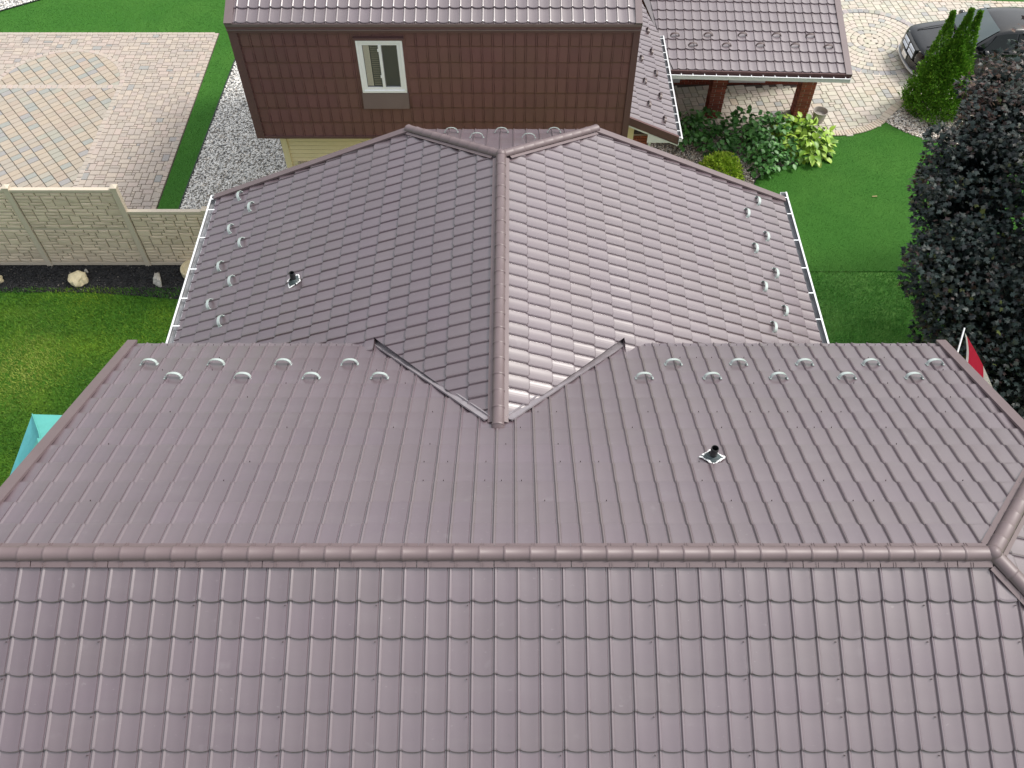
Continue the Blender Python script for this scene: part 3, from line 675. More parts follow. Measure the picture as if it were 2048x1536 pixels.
# the wing behind: ridge along y at x=-.17
WX, WZ = -.17, 6.86; WLx, WRx = -5.62, 5.1; WY1, WY0, WHY = 12.7, 6.6, 11.14
cW = math.cos(R(24.07))
leftS = Slope((WX, 0, WZ), (cW, 0, S_), (-S_, 0, cW))      # X=-y
rightS = Slope((WX, 0, WZ), (-cW, 0, S_), (S_, 0, cW))     # X=+y
uL, uR = -(WX - WLx) / cW, -(WRx - WX) / cW
hdx = 1.58; hu = -hdx / cW
def below(p): return p.z < RZ - abs(p.y - RY) * T_ - .06 and p.y < 8.0
sk = lambda sl: (lambda x, u: below(sl.at(x + .11, u + .17)) and below(sl.at(x, u)) and below(sl.at(x + .22, u + .34)))
def wing_slope(sl, poly, name, flip):
    """the wing slope starts at the valley with the main roof; the eave part runs on underneath the main eave"""
    return tile_slope(sl, poly, .22, .339, .06, -.42 - .339 * 20, M['roof'], house, name, flip)
AP = Vector((WX, 6.02, WZ)); VL, VR = Vector((-1.96, 8.1, 0)), Vector((1.6, 8.1, 0))
ul, ur = -(WX - VL.x) / cW, -(VR.x - WX) / cW
wing_slope(leftS, [[(-WY1, ul), (-VL.y, ul), (-AP.y, 0), (-WHY, 0), (-WY1, hu)], [(-WY1 - .24, uL), (-7.3, uL), (-7.3, ul), (-WY1, ul)]], "wing_roof_slope", True)
wing_slope(rightS, [[(WY1, ur), (VR.y, ur), (AP.y, 0), (WHY, 0), (WY1, hu)], [(WY1 + .08, uR), (7.3, uR), (7.3, ur), (WY1, ur)]], "wing_roof_slope", False)
h0 = Vector((WX, WHY, WZ)); hL = Vector((WX - hdx, WY1, WZ - hdx * T_)); hR = Vector((WX + hdx, WY1, WZ - hdx * T_))
hn = (hL - h0).cross(hR - h0); hn = hn if hn.z > 0 else -hn; hn.normalize()
hup = Vector((1, 0, 0)).cross(hn); hup = hup if hup.z > 0 else -hup
whipS = Slope(h0, hup, hn); tile_slope(whipS, [whipS.loc(p) for p in (h0, hL + Vector((0, .05, -.02)), hR + Vector((0, .05, -.02)))], .22, .339, .04, -.4 - .339 * 8, M['roof'], house, "wing_end_roof_slope", True)
jy = 6.02
cap_run(house, (WX, jy, WZ + .02), (WX, WHY - .03, WZ + .02), .078, .2505)
cap_run(house, hL + Vector((-.06, .06, 0)), h0 + Vector((0, 0, .02)), .078, .2505); cap_run(house, hR + Vector((.06, .06, 0)), h0 + Vector((0, 0, .02)), .078, .2505)
b = MB(); b.lathe((WX, WHY, WZ + .005), [(.0, .1), (.04, .095), (.07, .07), (.084, .03), (.088, -.04)], 18); b.build("ridge_end_cap", M['trim'], house, 60)
b = MB()                                    # beaten-over front lip of the cap where it meets the main slope
b.add([(WX + math.cos(math.pi * k / 8) * .08, jy + .01, WZ + .018 + math.sin(math.pi * k / 8) * .072) for k in range(9)] + [(WX + math.cos(math.pi * k / 8) * .075, jy - .075 - .02 * math.sin(math.pi * k / 8), WZ - .03 + .022 * math.sin(math.pi * k / 8)) for k in range(9)], [(k, k + 1, 10 + k, 9 + k) for k in range(8)])
b.build("ridge_end_cap", M['trim'], house, 60)
b = MB()
for sl, sg in ((leftS, -1), (rightS, 1)):
    x0, x1 = (sg * 6.1, sg * (WHY - .05)); b.obox(sl.at(min(x0, x1), -.125, .024), sl.X * abs(x1 - x0), sl.U * .07, sl.N * .012)
b.build("ridge_flange", M['trim'], house)
for p1, s1 in ((hL, leftS), (hR, rightS)):
    b = MB(); d = (h0 - p1).normalized(); sd_ = d.cross(s1.N); sd_ = sd_ if sd_.y < 0 else -sd_
    strip(b, p1 + sd_ * .07, h0 - d * .12 + sd_ * .07, sd_, .05, .012, .022, s1.N); b.build("hip_flange", M['trim'], house)
def rake2(parent, sl, a, b_, outx, wd=.12, drop=.18):
    """the same board between two slope points, for a slightly skewed gable edge"""
    A, B = sl.at(*a, .036), sl.at(*b_, .036); d = B - A; o_ = sl.X * outx; b = MB()
    b.obox(A, o_ * wd, d, sl.N * .012); b.obox(A + o_ * wd + sl.N * .012, o_ * .012, d, sl.N * -drop); b.obox(A, o_ * .012, d, sl.N * -.024)
    return b.build("rake_trim", M['trim'], parent)
rake2(house, leftS, (-WY1 - .2, uL - .04), (-WY1 + .05, hu - .02), -1); rake2(house, rightS, (WY1 + .04, uR - .04), (WY1 - .05, hu - .02), 1)
# valley flashings standing on the main slope
apex = Vector((WX, 6.04, RZ - (6.04 - RY) * T_))
for sg, ex in ((-1, -2.0), (1, 1.64)):
    e = Vector((ex, 8.16, RZ - (8.16 - RY) * T_)); a0 = apex + Vector((sg * .1, .12, -.12 * T_)); d = (e - a0).normalized(); N = backS.N; s1 = N.cross(d); s1 = s1 if s1.y < 0 else -s1
    b = MB(); b.obox(a0 + N * .026, s1 * .075, e - a0, N * .014); b.obox(a0 + N * .03 - s1 * .02, s1 * .02, e - a0, (N * .03))
    b.obox(a0 + N * .022 + s1 * .075, s1 * .012, e - a0, N * .024)
    b.build("valley_flashing", M['flash'], house)
for y in (12.70, 11.81, 10.87, 9.98): snow_guard(house, leftS, (-5.06, y, WZ - (WX + 5.06) * T_), M['guard'])
for y in (12.24, 11.31, 10.39, 9.49): snow_guard(house, leftS, (-4.74, y, WZ - (WX + 4.74) * T_), M['guard'])
for y in (12.44, 11.51, 10.61, 9.75): snow_guard(house, rightS, (4.5, y, WZ - (4.5 - WX) * T_), M['guard'])
for y in (11.97, 11.08, 10.17, 9.28): snow_guard(house, rightS, (4.2, y, WZ - (4.2 - WX) * T_), M['guard'])
for x, y in ((-1.04, 12.55), (-.18, 12.55), (.72, 12.55), (-.59, 12.2), (.28, 12.16)): snow_guard(house, whipS, (x, y, h0.z - (y - WHY) * (hdx * T_ / (WY1 - WHY))), M['guard'])
vent_pipe(house, leftS, (-3.5, 9.86, WZ - (WX + 3.5) * T_), rot=R(20))
def gutter(parent, A, B, outv, straps, wd=.115, dp=.09, strap_m=None):
    """half-box gutter from A to B hung on the outer side outv, with hanger straps"""
    A, B, o_ = Vector(A), Vector(B), Vector(outv).normalized(); L = B - A; Z = Vector((0, 0, 1))
    b = MB(); b.obox(A - Z * dp, o_ * wd, L, Z * .006); b.obox(A + o_ * wd - Z * dp, o_ * .006, L, Z * dp); b.obox(A - Z * dp, o_ * .006, L, Z * dp)
    b.obox(A + o_ * (wd - .016) - Z * .003, o_ * .03, L, Z * .014)
    g = b.build("gutter", M['white'], parent)
    b = MB(); b.obox(A - Z * (dp - .007) + o_ * .008, o_ * (wd - .014), L, Z * .002); b.obox(A - Z * (dp - .01) + o_ * .0065, o_ * .002, L, Z * (dp - .012)); b.obox(A - Z * (dp - .01) + o_ * (wd - .003), o_ * .002, L, Z * (dp - .03)); b.build("gutter_lining", M['gutter_in'], g)
    d = L.normalized(); b = MB(); b.obox(A - Z * dp, o_ * wd, d * .006, Z * dp); b.obox(B - Z * dp - d * .006, o_ * wd, d * .006, Z * dp); b.build("end_cap", M['white'], g)
    for t in straps:
        b = MB(); p = A + d * t; b.obox(p - o_ * .03 + Z * .004, o_ * (wd + .045), d * .022, Z * .006); b.build("strap", M['white_vinyl'], g)
    return g
ez = lambda x: WZ - abs(x - WX) * T_
gutter(house, (WLx - .0, 6.2, ez(WLx) + .0), (WLx - .0, 13.02, ez(WLx) + .0), (-1, 0, 0), [y - 6.2 for y in (12.9, 12.6, 11.85, 11.05, 10.35, 9.72, 9.1, 8.3)])
gutter(house, (WRx + .0, 6.2, ez(WRx) + .0), (WRx + .0, 13.02, ez(WRx) + .0), (1, 0, 0), [y - 6.2 for y in (12.85, 12.4, 11.7, 11.0, 10.4, 9.8, 9.2, 8.4)])
b = MB(); b.box(-5.0, .6, 0, 5.8, 7.6, 6.0); b.prism([(-5.0, .6, 6.0), (-5.0, 7.6, 6.0), (-5.0, RY, 7.55)], (9.3, 0, 0)); b.prism([(4.3, .6, 6.0), (4.3, 7.6, 6.0), (4.3, 5.9, 6.7), (4.3, 1.8, 6.7)], (1.4, 0, 0)); b.box(-5.2, 7.6, 0, 4.7, 12.6, 4.35); b.prism([(-5.2, 12.6, 4.35), (4.7, 12.6, 4.35), (1.2, 12.6, 6.0), (-1.5, 12.6, 6.0)], (0, -4.5, 0)); b.build("wall", M['siding'], house)

# ---------------------------------------------------------------- far house
far = thing("house", "house with a dark brown tiled upper wall, white window and porch on brick pillars", "house", (-1.5, 19, 0))
WY = 16.1; FX0, FX1, FZ0, FZ1 = -5.6, 2.52, 3.45, 6.14
wallS = Slope((0, WY, 0), (0, 0, 1), (0, -1, 0))            # X=+x
pick_all = lambda p: project(p)[1] > -30 and -30 < project(p)[0] < 2080
WINX0, WINX1, WINZ0, WINZ1 = -3.13, -2.2, 4.6, 5.8
wall, nw = tile_slope(wallS, [(FX0 + .17, FZ0 + .03), (FX1 - .12, FZ0 + .03), (FX1 - .12, FZ1 - .12), (FX0 + .17, FZ1 - .12)], .22, .3625, .03, 3.45 - .3625 * 3, M['wall_tile'], far, "upper_wall", False, pick_all, "wall_tile", lift=.012, hs=.55, holes=[(WINX0 - .07, WINX1 + .07, 4.2, WINZ1 + .06)], joined="wall_tiles", deck_m=M['underlay'], geo=panel_geo)
b = MB(); b.box(FX0, WY, FZ0, FX1, WY + 7.5, FZ1 - .02); b.build("upper_body", M['wall_tile'], far, tinted=True)
b = MB(); b.box(FX0 - .02, WY - .06, FZ0 - .02, FX0 + .15, WY - .002, FZ1 - .1); b.box(FX0 - .02, WY - .05, FZ0 - .02, FX0 - .004, WY + 7, FZ1 - .1); b.build("corner_trim", M['dark_trim'], far)
b = MB(); b.box(FX1 - .11, WY - .06, FZ0 - .02, FX1 + .02, WY - .002, FZ1 - .1); b.box(FX1 + .004, WY - .05, FZ0 - .02, FX1 + .02, WY + 7, FZ1 - .1); b.build("corner_trim", M['dark_trim'], far)
b = MB(); b.box(FX0 + .15, WY - .05, FZ0 - .03, FX1 - .11, WY - .004, FZ0 + .03); b.build("bottom_trim", M['dark_trim'], far)
b = MB(); b.box(FX0, WY, FZ0 - .04, FX1, WY + .5, FZ0 - .004); b.build("overhang_soffit", M['dark_trim'], far)
# window
win = thing("window", None, None); COL.objects.unlink(win); bpy.data.objects.remove(win)
wy = WY - .02
b = MB()
def ring(b, x0, z0, x1, z1, t, y0, y1):
    b.box(x0, y0, z0, x0 + t, y1, z1); b.box(x1 - t, y0, z0, x1, y1, z1); b.box(x0 + t, y0, z0, x1 - t, y1, z0 + t); b.box(x0 + t, y0, z1 - t, x1 - t, y1, z1)
ring(b, WINX0, WINZ0, WINX1, WINZ1, .045, wy - .045, wy + .05); ring(b, WINX0 + .045, WINZ0 + .045, WINX1 - .045, WINZ1 - .045, .07, wy - .018, wy + .05)
win = b.build("window", M['white_vinyl'], far)
b = MB(); b.box(-2.69, wy - .03, WINZ0 + .115, -2.635, wy + .03, WINZ1 - .115); b.build("mullion", M['white_vinyl'], win)
for x0, x1 in ((WINX0 + .115, -2.69), (-2.635, WINX1 - .115)):
    b = MB(); b.box(x0, wy + .012, WINZ0 + .115, x1, wy + .018, WINZ1 - .115)
    p = b.build("pane", M['glass'], win)
    b = MB(); ring(b, x0, WINZ0 + .115, x1, WINZ1 - .115, .012, wy - .004, wy + .011); b.build("glazing_bead", M['gutter_in'], win)
M['pane_lit'] = mat("clear_pane", (.1, .12, .1), .05, .9)
b = MB()                                      # slatted blind and curtain just behind the left pane
for k in range(22): b.box(-2.86, wy + .004, WINZ0 + .15 + k * .043, -2.692, wy + .011, WINZ0 + .15 + k * .043 + .026)
b.build("blind", M['blind'], win)
b = MB()
for k in range(5): b.box(WINX0 + .13 + k * .024, wy + .003 + .002 * (k % 2), WINZ0 + .14, WINX0 + .151 + k * .024, wy + .011, WINZ1 - .13)
b.build("curtain", M['curtain'], win)
for z in (4.95, 5.55):
    b = MB(); b.box(-2.712, wy - .042, z, -2.69, wy - .03, z + .06); b.build("latch", M['white_vinyl'], win)
b = MB(); b.prism([(WINX0 - .02, WY - .004, 4.25), (WINX0 - .02, WY - .1, 4.23), (WINX0 - .02, WY - .055, 4.58), (WINX0 - .02, WY - .004, 4.585)], (WINX1 - WINX0 + .04, 0, 0)); b.build("sill_flashing", M['trim'], far)
b = MB(); b.box(WINX0 - .04, WY - .075, WINZ1 + .004, WINX1 + .04, WY, WINZ1 + .05); b.build("window_head_trim", M['dark_trim'], far)
# upper roof
sr, crr = math.sin(R(22)), math.cos(R(22))
upS = Slope((0, WY - .05, FZ1 + .05), (0, crr, sr), (0, -sr, crr))
tile_slope(upS, [(FX0 + .12, -.03), (FX1 - .1, -.03), (FX1 - .1, 3.8), (FX0 + .12, 3.8)], .22, .3405, .07, -.02, M['roof'], far, "upper_roof_slope", False, pick_all)
up2 = Slope(upS.at(0, 3.8), (0, -crr, sr), (0, sr, crr)); b = MB(); b.poly([up2.at(-FX1, 0), up2.at(-FX1, -3.9), up2.at(-FX0, -3.9), up2.at(-FX0, 0)]); b.build("upper_roof_slope", M['roof'], far, tinted=True)
b = MB(); b.box(FX0 - .02, WY - .1, FZ1 - .02, FX1 + .02, WY - .062, FZ1 + .035); b.build("eave_fascia", M['trim'], far)
b = MB(); b.box(FX0 - .02, WY - .09, FZ1 - .085, FX1 + .02, WY - .002, FZ1 - .022); b.build("eave_fascia", M['dark_trim'], far)
b = MB(); b.box(FX0 - .02, WY - .1, FZ1 - .11, FX1 + .02, WY - .002, FZ1 - .087); b.build("eave_fascia", M['trim'], far)
b = MB(); b.box(FX0 - .02, WY - .075, FZ1 - .17, FX1 + .02, WY - .002, FZ1 - .112); b.build("eave_fascia", M['dark_trim'], far)
rake(far, upS, FX0 + .13, -.06, 3.8, -1, .15, .2); rake(far, upS, FX1 - .1, -.06, 3.8, 1, .12, .2)
b = MB(); b.prism([(FX0, WY, FZ1 - .02), (FX0, WY + 7.1, FZ1 - .02), (FX0, WY + 3.5, FZ1 + 1.4)], (FX1 - FX0, 0, 0)); b.build("gable_wall", M['wall_tile'], far, tinted=True)
# lower siding wall, board by board
b = MB(); b.box(-5.22, 16.56, 0, 2.5, 24, FZ0 - .04); lw = b.build("lower_wall", M['beige_dark'], far)
for k in range(31):
    z = k * .11; b = MB(); b.prism([(-5.13, 16.555, z), (-5.13, 16.528, z), (-5.13, 16.54, z + .094), (-5.13, 16.555, z + .094)], (7.6, 0, 0)); b.build("siding_board", M['siding'], lw)
b = MB(); b.box(-5.27, 16.5, 0, -5.13, 16.557, FZ0 - .045); b.box(-5.27, 16.557, 0, -5.223, 16.7, FZ0 - .045); b.build("corner_board", M['siding'], far)
b = MB(); b.box(-4.98, 16.46, 2.2, -4.8, 16.545, 2.42); b.box(-4.95, 16.36, 2.24, -4.83, 16.46, 2.34); b.box(-4.78, 16.42, 2.26, -4.7, 16.54, 2.36); b.build("wall_vent", M['beige'], far)
# low side roof, sloping right
s24, c24 = math.sin(R(24)), math.cos(R(24))
sideS = Slope((2.54, 0, 3.73), (-c24, 0, s24), (s24, 0, c24))       # X=+y
tile_slope(sideS, [(16.42, -1.3), (20.62, -1.3), (22.1, -.78), (24.5, 0), (16.42, 0)], .22, .339, .1, -.33 - .339 * 6, M['roof'], far, "side_roof_slope", False, pick_all)
gutter(far, (3.735, 16.36, 3.17), (3.735, 20.5, 3.17), (1, 0, 0), [.05] + [.28 + .31 * k for k in range(13)], .1, .08)
fa, fb = sideS.at(16.36, .0, .03), sideS.at(16.36, -1.32, .03)
b = MB(); b.obox(fa, fb - fa, (0, .06, 0), (0, 0, -.2)); b.build("side_fascia", M['dark_trim'], far)
b = MB(); b.obox(fa + Vector((0, .01, -.2)), fb - fa, (0, .045, 0), (0, 0, -.05)); b.prism([(3.12, 16.4, 3.05), (3.75, 16.4, 3.05), (3.75, 20.5, 3.05), (3.12, 20.5, 3.05)], (0, 0, .02)); b.prism([(3.05, 16.37, 3.32), (3.78, 16.37, 2.99), (3.78, 16.37, 3.06), (3.05, 16.37, 3.4)], (0, .03, 0)); b.prism([(3.05, 16.372, 3.06), (3.74, 16.372, 3.06), (3.05, 16.372, 3.34)], (0, .02, 0)); b.build("soffit", M['white'], far)
b = MB(); b.box(2.52, 16.62, 0, 3.1, 23.0, 3.1); side_wall = b.build("side_wall", M['mortar'], far)
b = MB(); b.box(2.51, 16.58, 0, 2.76, 16.616, 3.5); b.build("siding_panel", M['siding'], far)
bt = jit([(1, .9, .9), (.85, .8, .8), (1.15, 1, .95)], 3)
for j in range(14, 41):
    for k in range(2):
        x = 2.77 + k * .17 - (.085 if j % 2 else 0); x0, x1 = max(2.77, x), min(3.1, x + .162)
        if k == 1: x1 = 3.1
        b = MB(); b.box(x0, 16.6, j * .075 + .006, x1, 16.63, j * .075 + .068, random.choice(bt)); b.build("brick", M['brick'], side_wall, tinted=True)
b = MB(); b.box(3.13, 16.6, 0, 3.18, 16.66, 3.05); b.build("downspout", M['white'], far)
# porch roof: long low slope, turned a little
PZ, PY = 2.86, 19.42
yaw = R(-2.3); s12, c12 = math.sin(R(12)), math.cos(R(12)); fv = Vector((math.sin(-yaw), math.cos(-yaw), 0)); fv = Vector((.04, .9992, 0))
porchS = Slope((6.0, PY, PZ), fv * c12 + Vector((0, 0, s12)), fv * -s12 + Vector((0, 0, c12)))
tile_slope(porchS, [(-2.15, 0), (2.3, 0), (2.3, 3.6), (-3.0, 3.6), (-2.32, 1.2)], .22, .338, .1, .02, M['roof'], far, "porch_roof_slope", False, lambda p: project(p)[1] > -12, skip=lambda x, u: u > 3.3)
b = MB(); b.poly([porchS.at(2.4, 3.6, .01), porchS.at(2.4, 5, .01), porchS.at(-3.4, 5, .01), porchS.at(-3.4, 3.6, .01)])
b.poly([porchS.at(2.4, 5, .01), porchS.at(2.4, 9.5, -1.9), porchS.at(-3.4, 9.5, -1.9), porchS.at(-3.4, 5, .01)]); b.build("porch_roof_slope", M['roof'], far, tinted=True)
b = MB(); b.obox(porchS.at(-2.2, -.05, .03), porchS.X * 4.62, fv * .03, Vector((0, 0, -.14))); b.build("porch_fascia", M['dark_trim'], far)
rake(far, porchS, 2.28, -.06, 5, 1, .14, .17)
A = porchS.at(-2.18, -.05, -.05); B = porchS.at(2.4, -.05, -.05)
gutter(far, A, B, -fv, [.1 + .29 * k for k in range(16)], .1, .1)
b = MB(); b.obox(porchS.at(-2.1, .0, -.1), porchS.X * 4.4, porchS.U * 3.6, porchS.N * .02); b.build("porch_ceiling", M['dark_trim'], far)
b = MB(); b.box(4.9, 21.42, 2.62, 8.5, 21.7, 2.95); b.build("porch_beam", M['white'], far)
for x, y in ((3.39, 20.39), (3.4, 19.48), (3.09, 18.98), (3.42, 18.59), (3.09, 18.05), (3.43, 17.69), (3.11, 17.18), (3.44, 16.81)): snow_guard(far, sideS, (x, y, 3.73 - (x - 2.54) * s24 / c24), M['guard_dark'])
for x, y in ((4.15, 20.62), (5.0, 20.62), (5.87, 20.61), (6.73, 20.59), (7.58, 20.56), (4.58, 20.29), (5.43, 20.27), (6.28, 20.26), (7.15, 20.24), (7.98, 20.19)):
    snow_guard(far, porchS, (x, y, PZ + (y - PY) * s12 / c12), M['guard_dark'])
def pillar(cx, cy, top, n=.4):
    b = MB(); b.box(cx - n / 2 + .012, cy - n / 2 + .012, 0, cx + n / 2 - .012, cy + n / 2 - .012, top); o = b.build("brick_pillar", M['mortar'], far)
    L, T = .285, .1
    ms = []
    for t in bt:
        q = MB(); q.obox((-L / 2 + .005, -T / 2, .006), (L - .01, 0, 0), (0, T, 0), (0, 0, .063)); q2 = mesh("brick", q.v, q.f, M['brick'], tint=t); ms.append(q2)
    for j in range(int(top / .075)):
        for k in range(4):
            a = k * math.pi / 2; e = n / 2 - T / 2; f_ = -n / 2 + L / 2 if j % 2 else n / 2 - L / 2
            px, py = [(f_, -e), (e, f_), (-f_, e), (-e, -f_)][k]
            inst("brick", random.choice(ms), o, Matrix.Translation((cx + px, cy + py, j * .075)) @ Matrix.Rotation(a + random.uniform(-.02, .02), 4, 'Z'))
pillar(5.78, 21.6, 2.62); pillar(8.27, 21.6, 2.62)
b = MB(); b.box(3.0, 23.1, 0, 8.7, 28, 2.95); b.build("main_wall", M['mortar'], far)
b = MB()
for j in range(36):
    x = 3.1 - (.1 if j % 2 else 0)
    while x < 8.72:
        x1 = min(x + .195, 8.72)
        if x1 > 3.02 and not (6.45 < x1 and x < 7.58 and j * .075 > .1) and not (4.3 < x1 and x < 5.02 and j * .075 > .1): b.box(max(x, 3.02), 23.075, j * .075 + .006, x1, 23.11, j * .075 + .068, random.choice(bt))
        x += .207
tag(b.build("wall_bricks", M['brick'], far, tinted=True), kind="stuff")
for x0, x1 in ((6.47, 7.55), (4.35, 5.0)):
    b = MB(); b.box(x0, 23.03, .1, x1, 23.12, 2.2); d = b.build("door", M['white'], far)
    b = MB()
    for z in (.25, 1.0): b.box(x0 + .15, 23.015, z, x1 - .15, 23.03, z + .6)
    b.build("door_panel", M['white_vinyl'], d)

# ---------------------------------------------------------------- fence
fence = thing("fence", "tan stone-patterned fence stepping down beside the black mulch bed", "fence", (-9.01, 15.58, 0))
FY = 15.56
def post(x, h):
    b = MB(); b.box(x - .065, FY - .065, 0, x + .065, FY + .065, h); p = b.build("post", M['fence_trim'], fence)
    b = MB(); q = .078; b.prism([(x - q, FY - q, h), (x + q, FY - q, h), (x + q, FY + q, h), (x - q, FY + q, h)], (0, 0, .03))
    b.add([(x - q, FY - q, h + .03), (x + q, FY - q, h + .03), (x + q, FY + q, h + .03), (x - q, FY + q, h + .03), (x, FY, h + .07)], [(0, 1, 4), (1, 2, 4), (2, 3, 4), (3, 0, 4)]); b.build("post_cap", M['fence_trim'], p)
for x, h in ((-9.01, 2.46), (-11.45, 2.46), (-13.89, 2.46), (-7.13, 1.8)): post(x, h)
nst = [0]
def panel(x0, x1, h, single):
    b = MB(); b.box(x0, FY - .016, .05, x1, FY + .016, h - .02); p = b.build("panel", M['fence_joint'], fence)
    b = MB(); b.box(x0, FY - .05, h - .06, x1, FY + .05, h); b.box(x0, FY - .03, h - .1, x1, FY + .03, h - .06); b.build("top_rail", M['fence_trim'], p)
    b = MB(); b.box(x0, FY - .045, .03, x1, FY + .045, .12); b.build("bottom_rail", M['fence_trim'], p)
    zones = [(.125, h / 2 - .03), (h / 2 + .03, h - .105)] if h > 2 else [(.125, h - .105)]
    if h > 2: b = MB(); b.box(x0, FY - .022, h / 2 - .022, x1, FY + .022, h / 2 + .022); b.build("mid_rail", M['fence_trim'], p)
    rest = MB()
    for z0, z1 in zones:
        unit = .092; nz = int((z1 - z0) / unit); uz = (z1 - z0) / nz; ux = .082; nx = int((x1 - x0 - .02) / ux); ux = (x1 - x0 - .02) / nx
        used = np.zeros((nx, nz), bool)
        for j in range(nz):
            for i in range(nx):
                if used[i, j]: continue
                cand = [(4, 1), (3, 1), (5, 1), (3, 1), (4, 1), (3, 2), (5, 1), (4, 1), (3, 1), (4, 2)]; random.shuffle(cand); cand += [(2, 1), (1, 1)]
                for a, c in cand:
                    if i + a <= nx and j + c <= nz and not used[i:i + a, j:j + c].any():
                        used[i:i + a, j:j + c] = True; X0, X1, Z0, Z1 = x0 + .01 + i * ux + .007, x0 + .01 + (i + a) * ux - .007, z0 + j * uz + .004, z0 + (j + c) * uz - .004
                        d = random.uniform(.026, .04); e = .009
                        r_ = lambda: random.uniform(-.003, .003)
                        V = [(X0, FY - .014, Z0), (X1, FY - .014, Z0), (X1, FY - .014, Z1), (X0, FY - .014, Z1)] + [(X0 + e + r_(), FY - d + r_(), Z0 + e + r_()), (X1 - e + r_(), FY - d + r_() * 2, Z0 + e + r_()), (X1 - e + r_(), FY - d + r_() * 2, Z1 - e + r_()), (X0 + e + r_(), FY - d + r_(), Z1 - e + r_())]
                        V += [((X0 + X1) / 2 + r_() * 5, FY - d - .007 + r_(), (Z0 + Z1) / 2 + r_())]
                        F = [(0, 1, 5, 4), (1, 2, 6, 5), (2, 3, 7, 6), (3, 0, 4, 7), (4, 5, 8), (5, 6, 8), (6, 7, 8), (7, 4, 8)]
                        if single and nst[0] < 300: obj("stone", V, F, M['stone_fence'], p); nst[0] += 1
                        else: rest.add(V, F)
                        break
    if rest.f: tag(link(bpy.data.objects.new("stones", mesh("stones", rest.v, rest.f, M['stone_fence'])), p), kind="stuff")
panel(-11.385, -9.075, 2.42, True); panel(-8.945, -7.195, 1.77, True); panel(-13.825, -11.515, 2.42, True); panel(-16.3, -13.955, 2.42, False)

# ---------------------------------------------------------------- rocks and small garden things
def rock(name, label, cat, c, r_, m, seed, rot=0, group=None):
    rg = random.Random(seed); import bmesh
    bm = bmesh.new(); bmesh.ops.create_icosphere(bm, subdivisions=3, radius=1.0)
    dirs = [Vector((rg.gauss(0, 1), rg.gauss(0, 1), rg.gauss(0, 1))).normalized() for _ in range(16)]; amp = [rg.uniform(.5, .98) for _ in dirs]
    for v in bm.verts:
        d = v.co.normalized(); k = 1.0
        for q, a in zip(dirs, amp):
            t = d.dot(q)
            if t > .05: k = min(k, a / t)
        k *= 1 + .1 * math.sin(7 * d.x + seed) * math.sin(6 * d.y + 2 * d.z) + .04 * math.sin(17 * d.x) * math.sin(15 * d.y + seed)
        v.co = Vector((d.x * k * r_[0], d.y * k * r_[1], d.z * k * r_[2]))
    me = bpy.data.meshes.new(name); bm.to_mesh(me); bm.free(); me.materials.append(m); me.polygons.foreach_set("use_smooth", [True] * len(me.polygons)); me.set_sharp_from_angle(angle=R(28))
    o = link(bpy.data.objects.new(name, me), None, Matrix.Translation((c[0], c[1], r_[2] * .45)) @ Matrix.Rotation(rot, 4, 'Z')); return tag(o, label, cat, group)
g_ = "rocks set out in the mulch bed"
rock("rock", "lumpy cream yellow rock on black mulch before the middle fence panel", "rock", (-10.56, 14.97), (.25, .22, .2), M['rock_y'], 3, .4, g_)
rock("rock", "long slanting pale grey rock on the mulch before the short fence panel", "rock", (-8.65, 14.98), (.15, .28, .16), M['rock_g'], 5, .62, g_)
rock("rock", "small white stone touching the back of the cream yellow rock", "rock", (-10.49, 15.3), (.065, .09, .07), M['rock_g'], 9, .2, g_)
rock("rock", "cream rock cut off at the left end of the mulch bed", "rock", (-12.55, 15.0), (.18, .17, .15), M['rock_y'], 11, .2, g_)
rock("rock", "tiny white pebble in the mulch beside the round pale disc", "rock", (-8.12, 15.28), (.035, .035, .03), M['rock_g'], 13, .2, g_)
dish = thing("stepping_stone", "round pale stone disc lying at the fence foot beside the gutter", "stepping stone", (-7.82, 15.3, 0))
b = MB(); b.lathe((-7.82, 15.3, 0), [(.0, .16), (.06, .165), (.07, .185), (.09, .185), (.1, .165), (.24, .165), (.26, .185), (.3, .185), (.31, .17), (.31, .0)], 28); b.build("disc", M['rock_y'], dish, 30)
b = MB(); b.box(-7.0, 0, 0, -6.99, .01, .01)
pot = thing("bucket", "grey tapered bucket standing on the pavers behind the right brick pillar", "bucket", (8.78, 21.3, 0))
b = MB(); b.lathe((8.78, 21.3, 0), [(.0, .01), (.15, .01), (.2, .34), (.215, .345), (.215, .365), (.195, .365), (.19, .34), (.17, .22)], 24); b.build("bucket_body", mat("grey_beige_bucket", (.42, .39, .35), .6), pot, 30)
b = MB(); b.lathe((8.78, 21.3, .22), [(.171, 0), (.0, .015)], 20); b.build("bucket_soil", M['gravel_base'], pot)
stick = MB(); stick.bar((9.55, 18.05, .03), (9.68, 18.06, .03), .025, .012); tag(stick.build("twig", mat("dry_twig", (.5, .4, .2), .8)), "short straw coloured twig lying on the artificial turf", "twig")

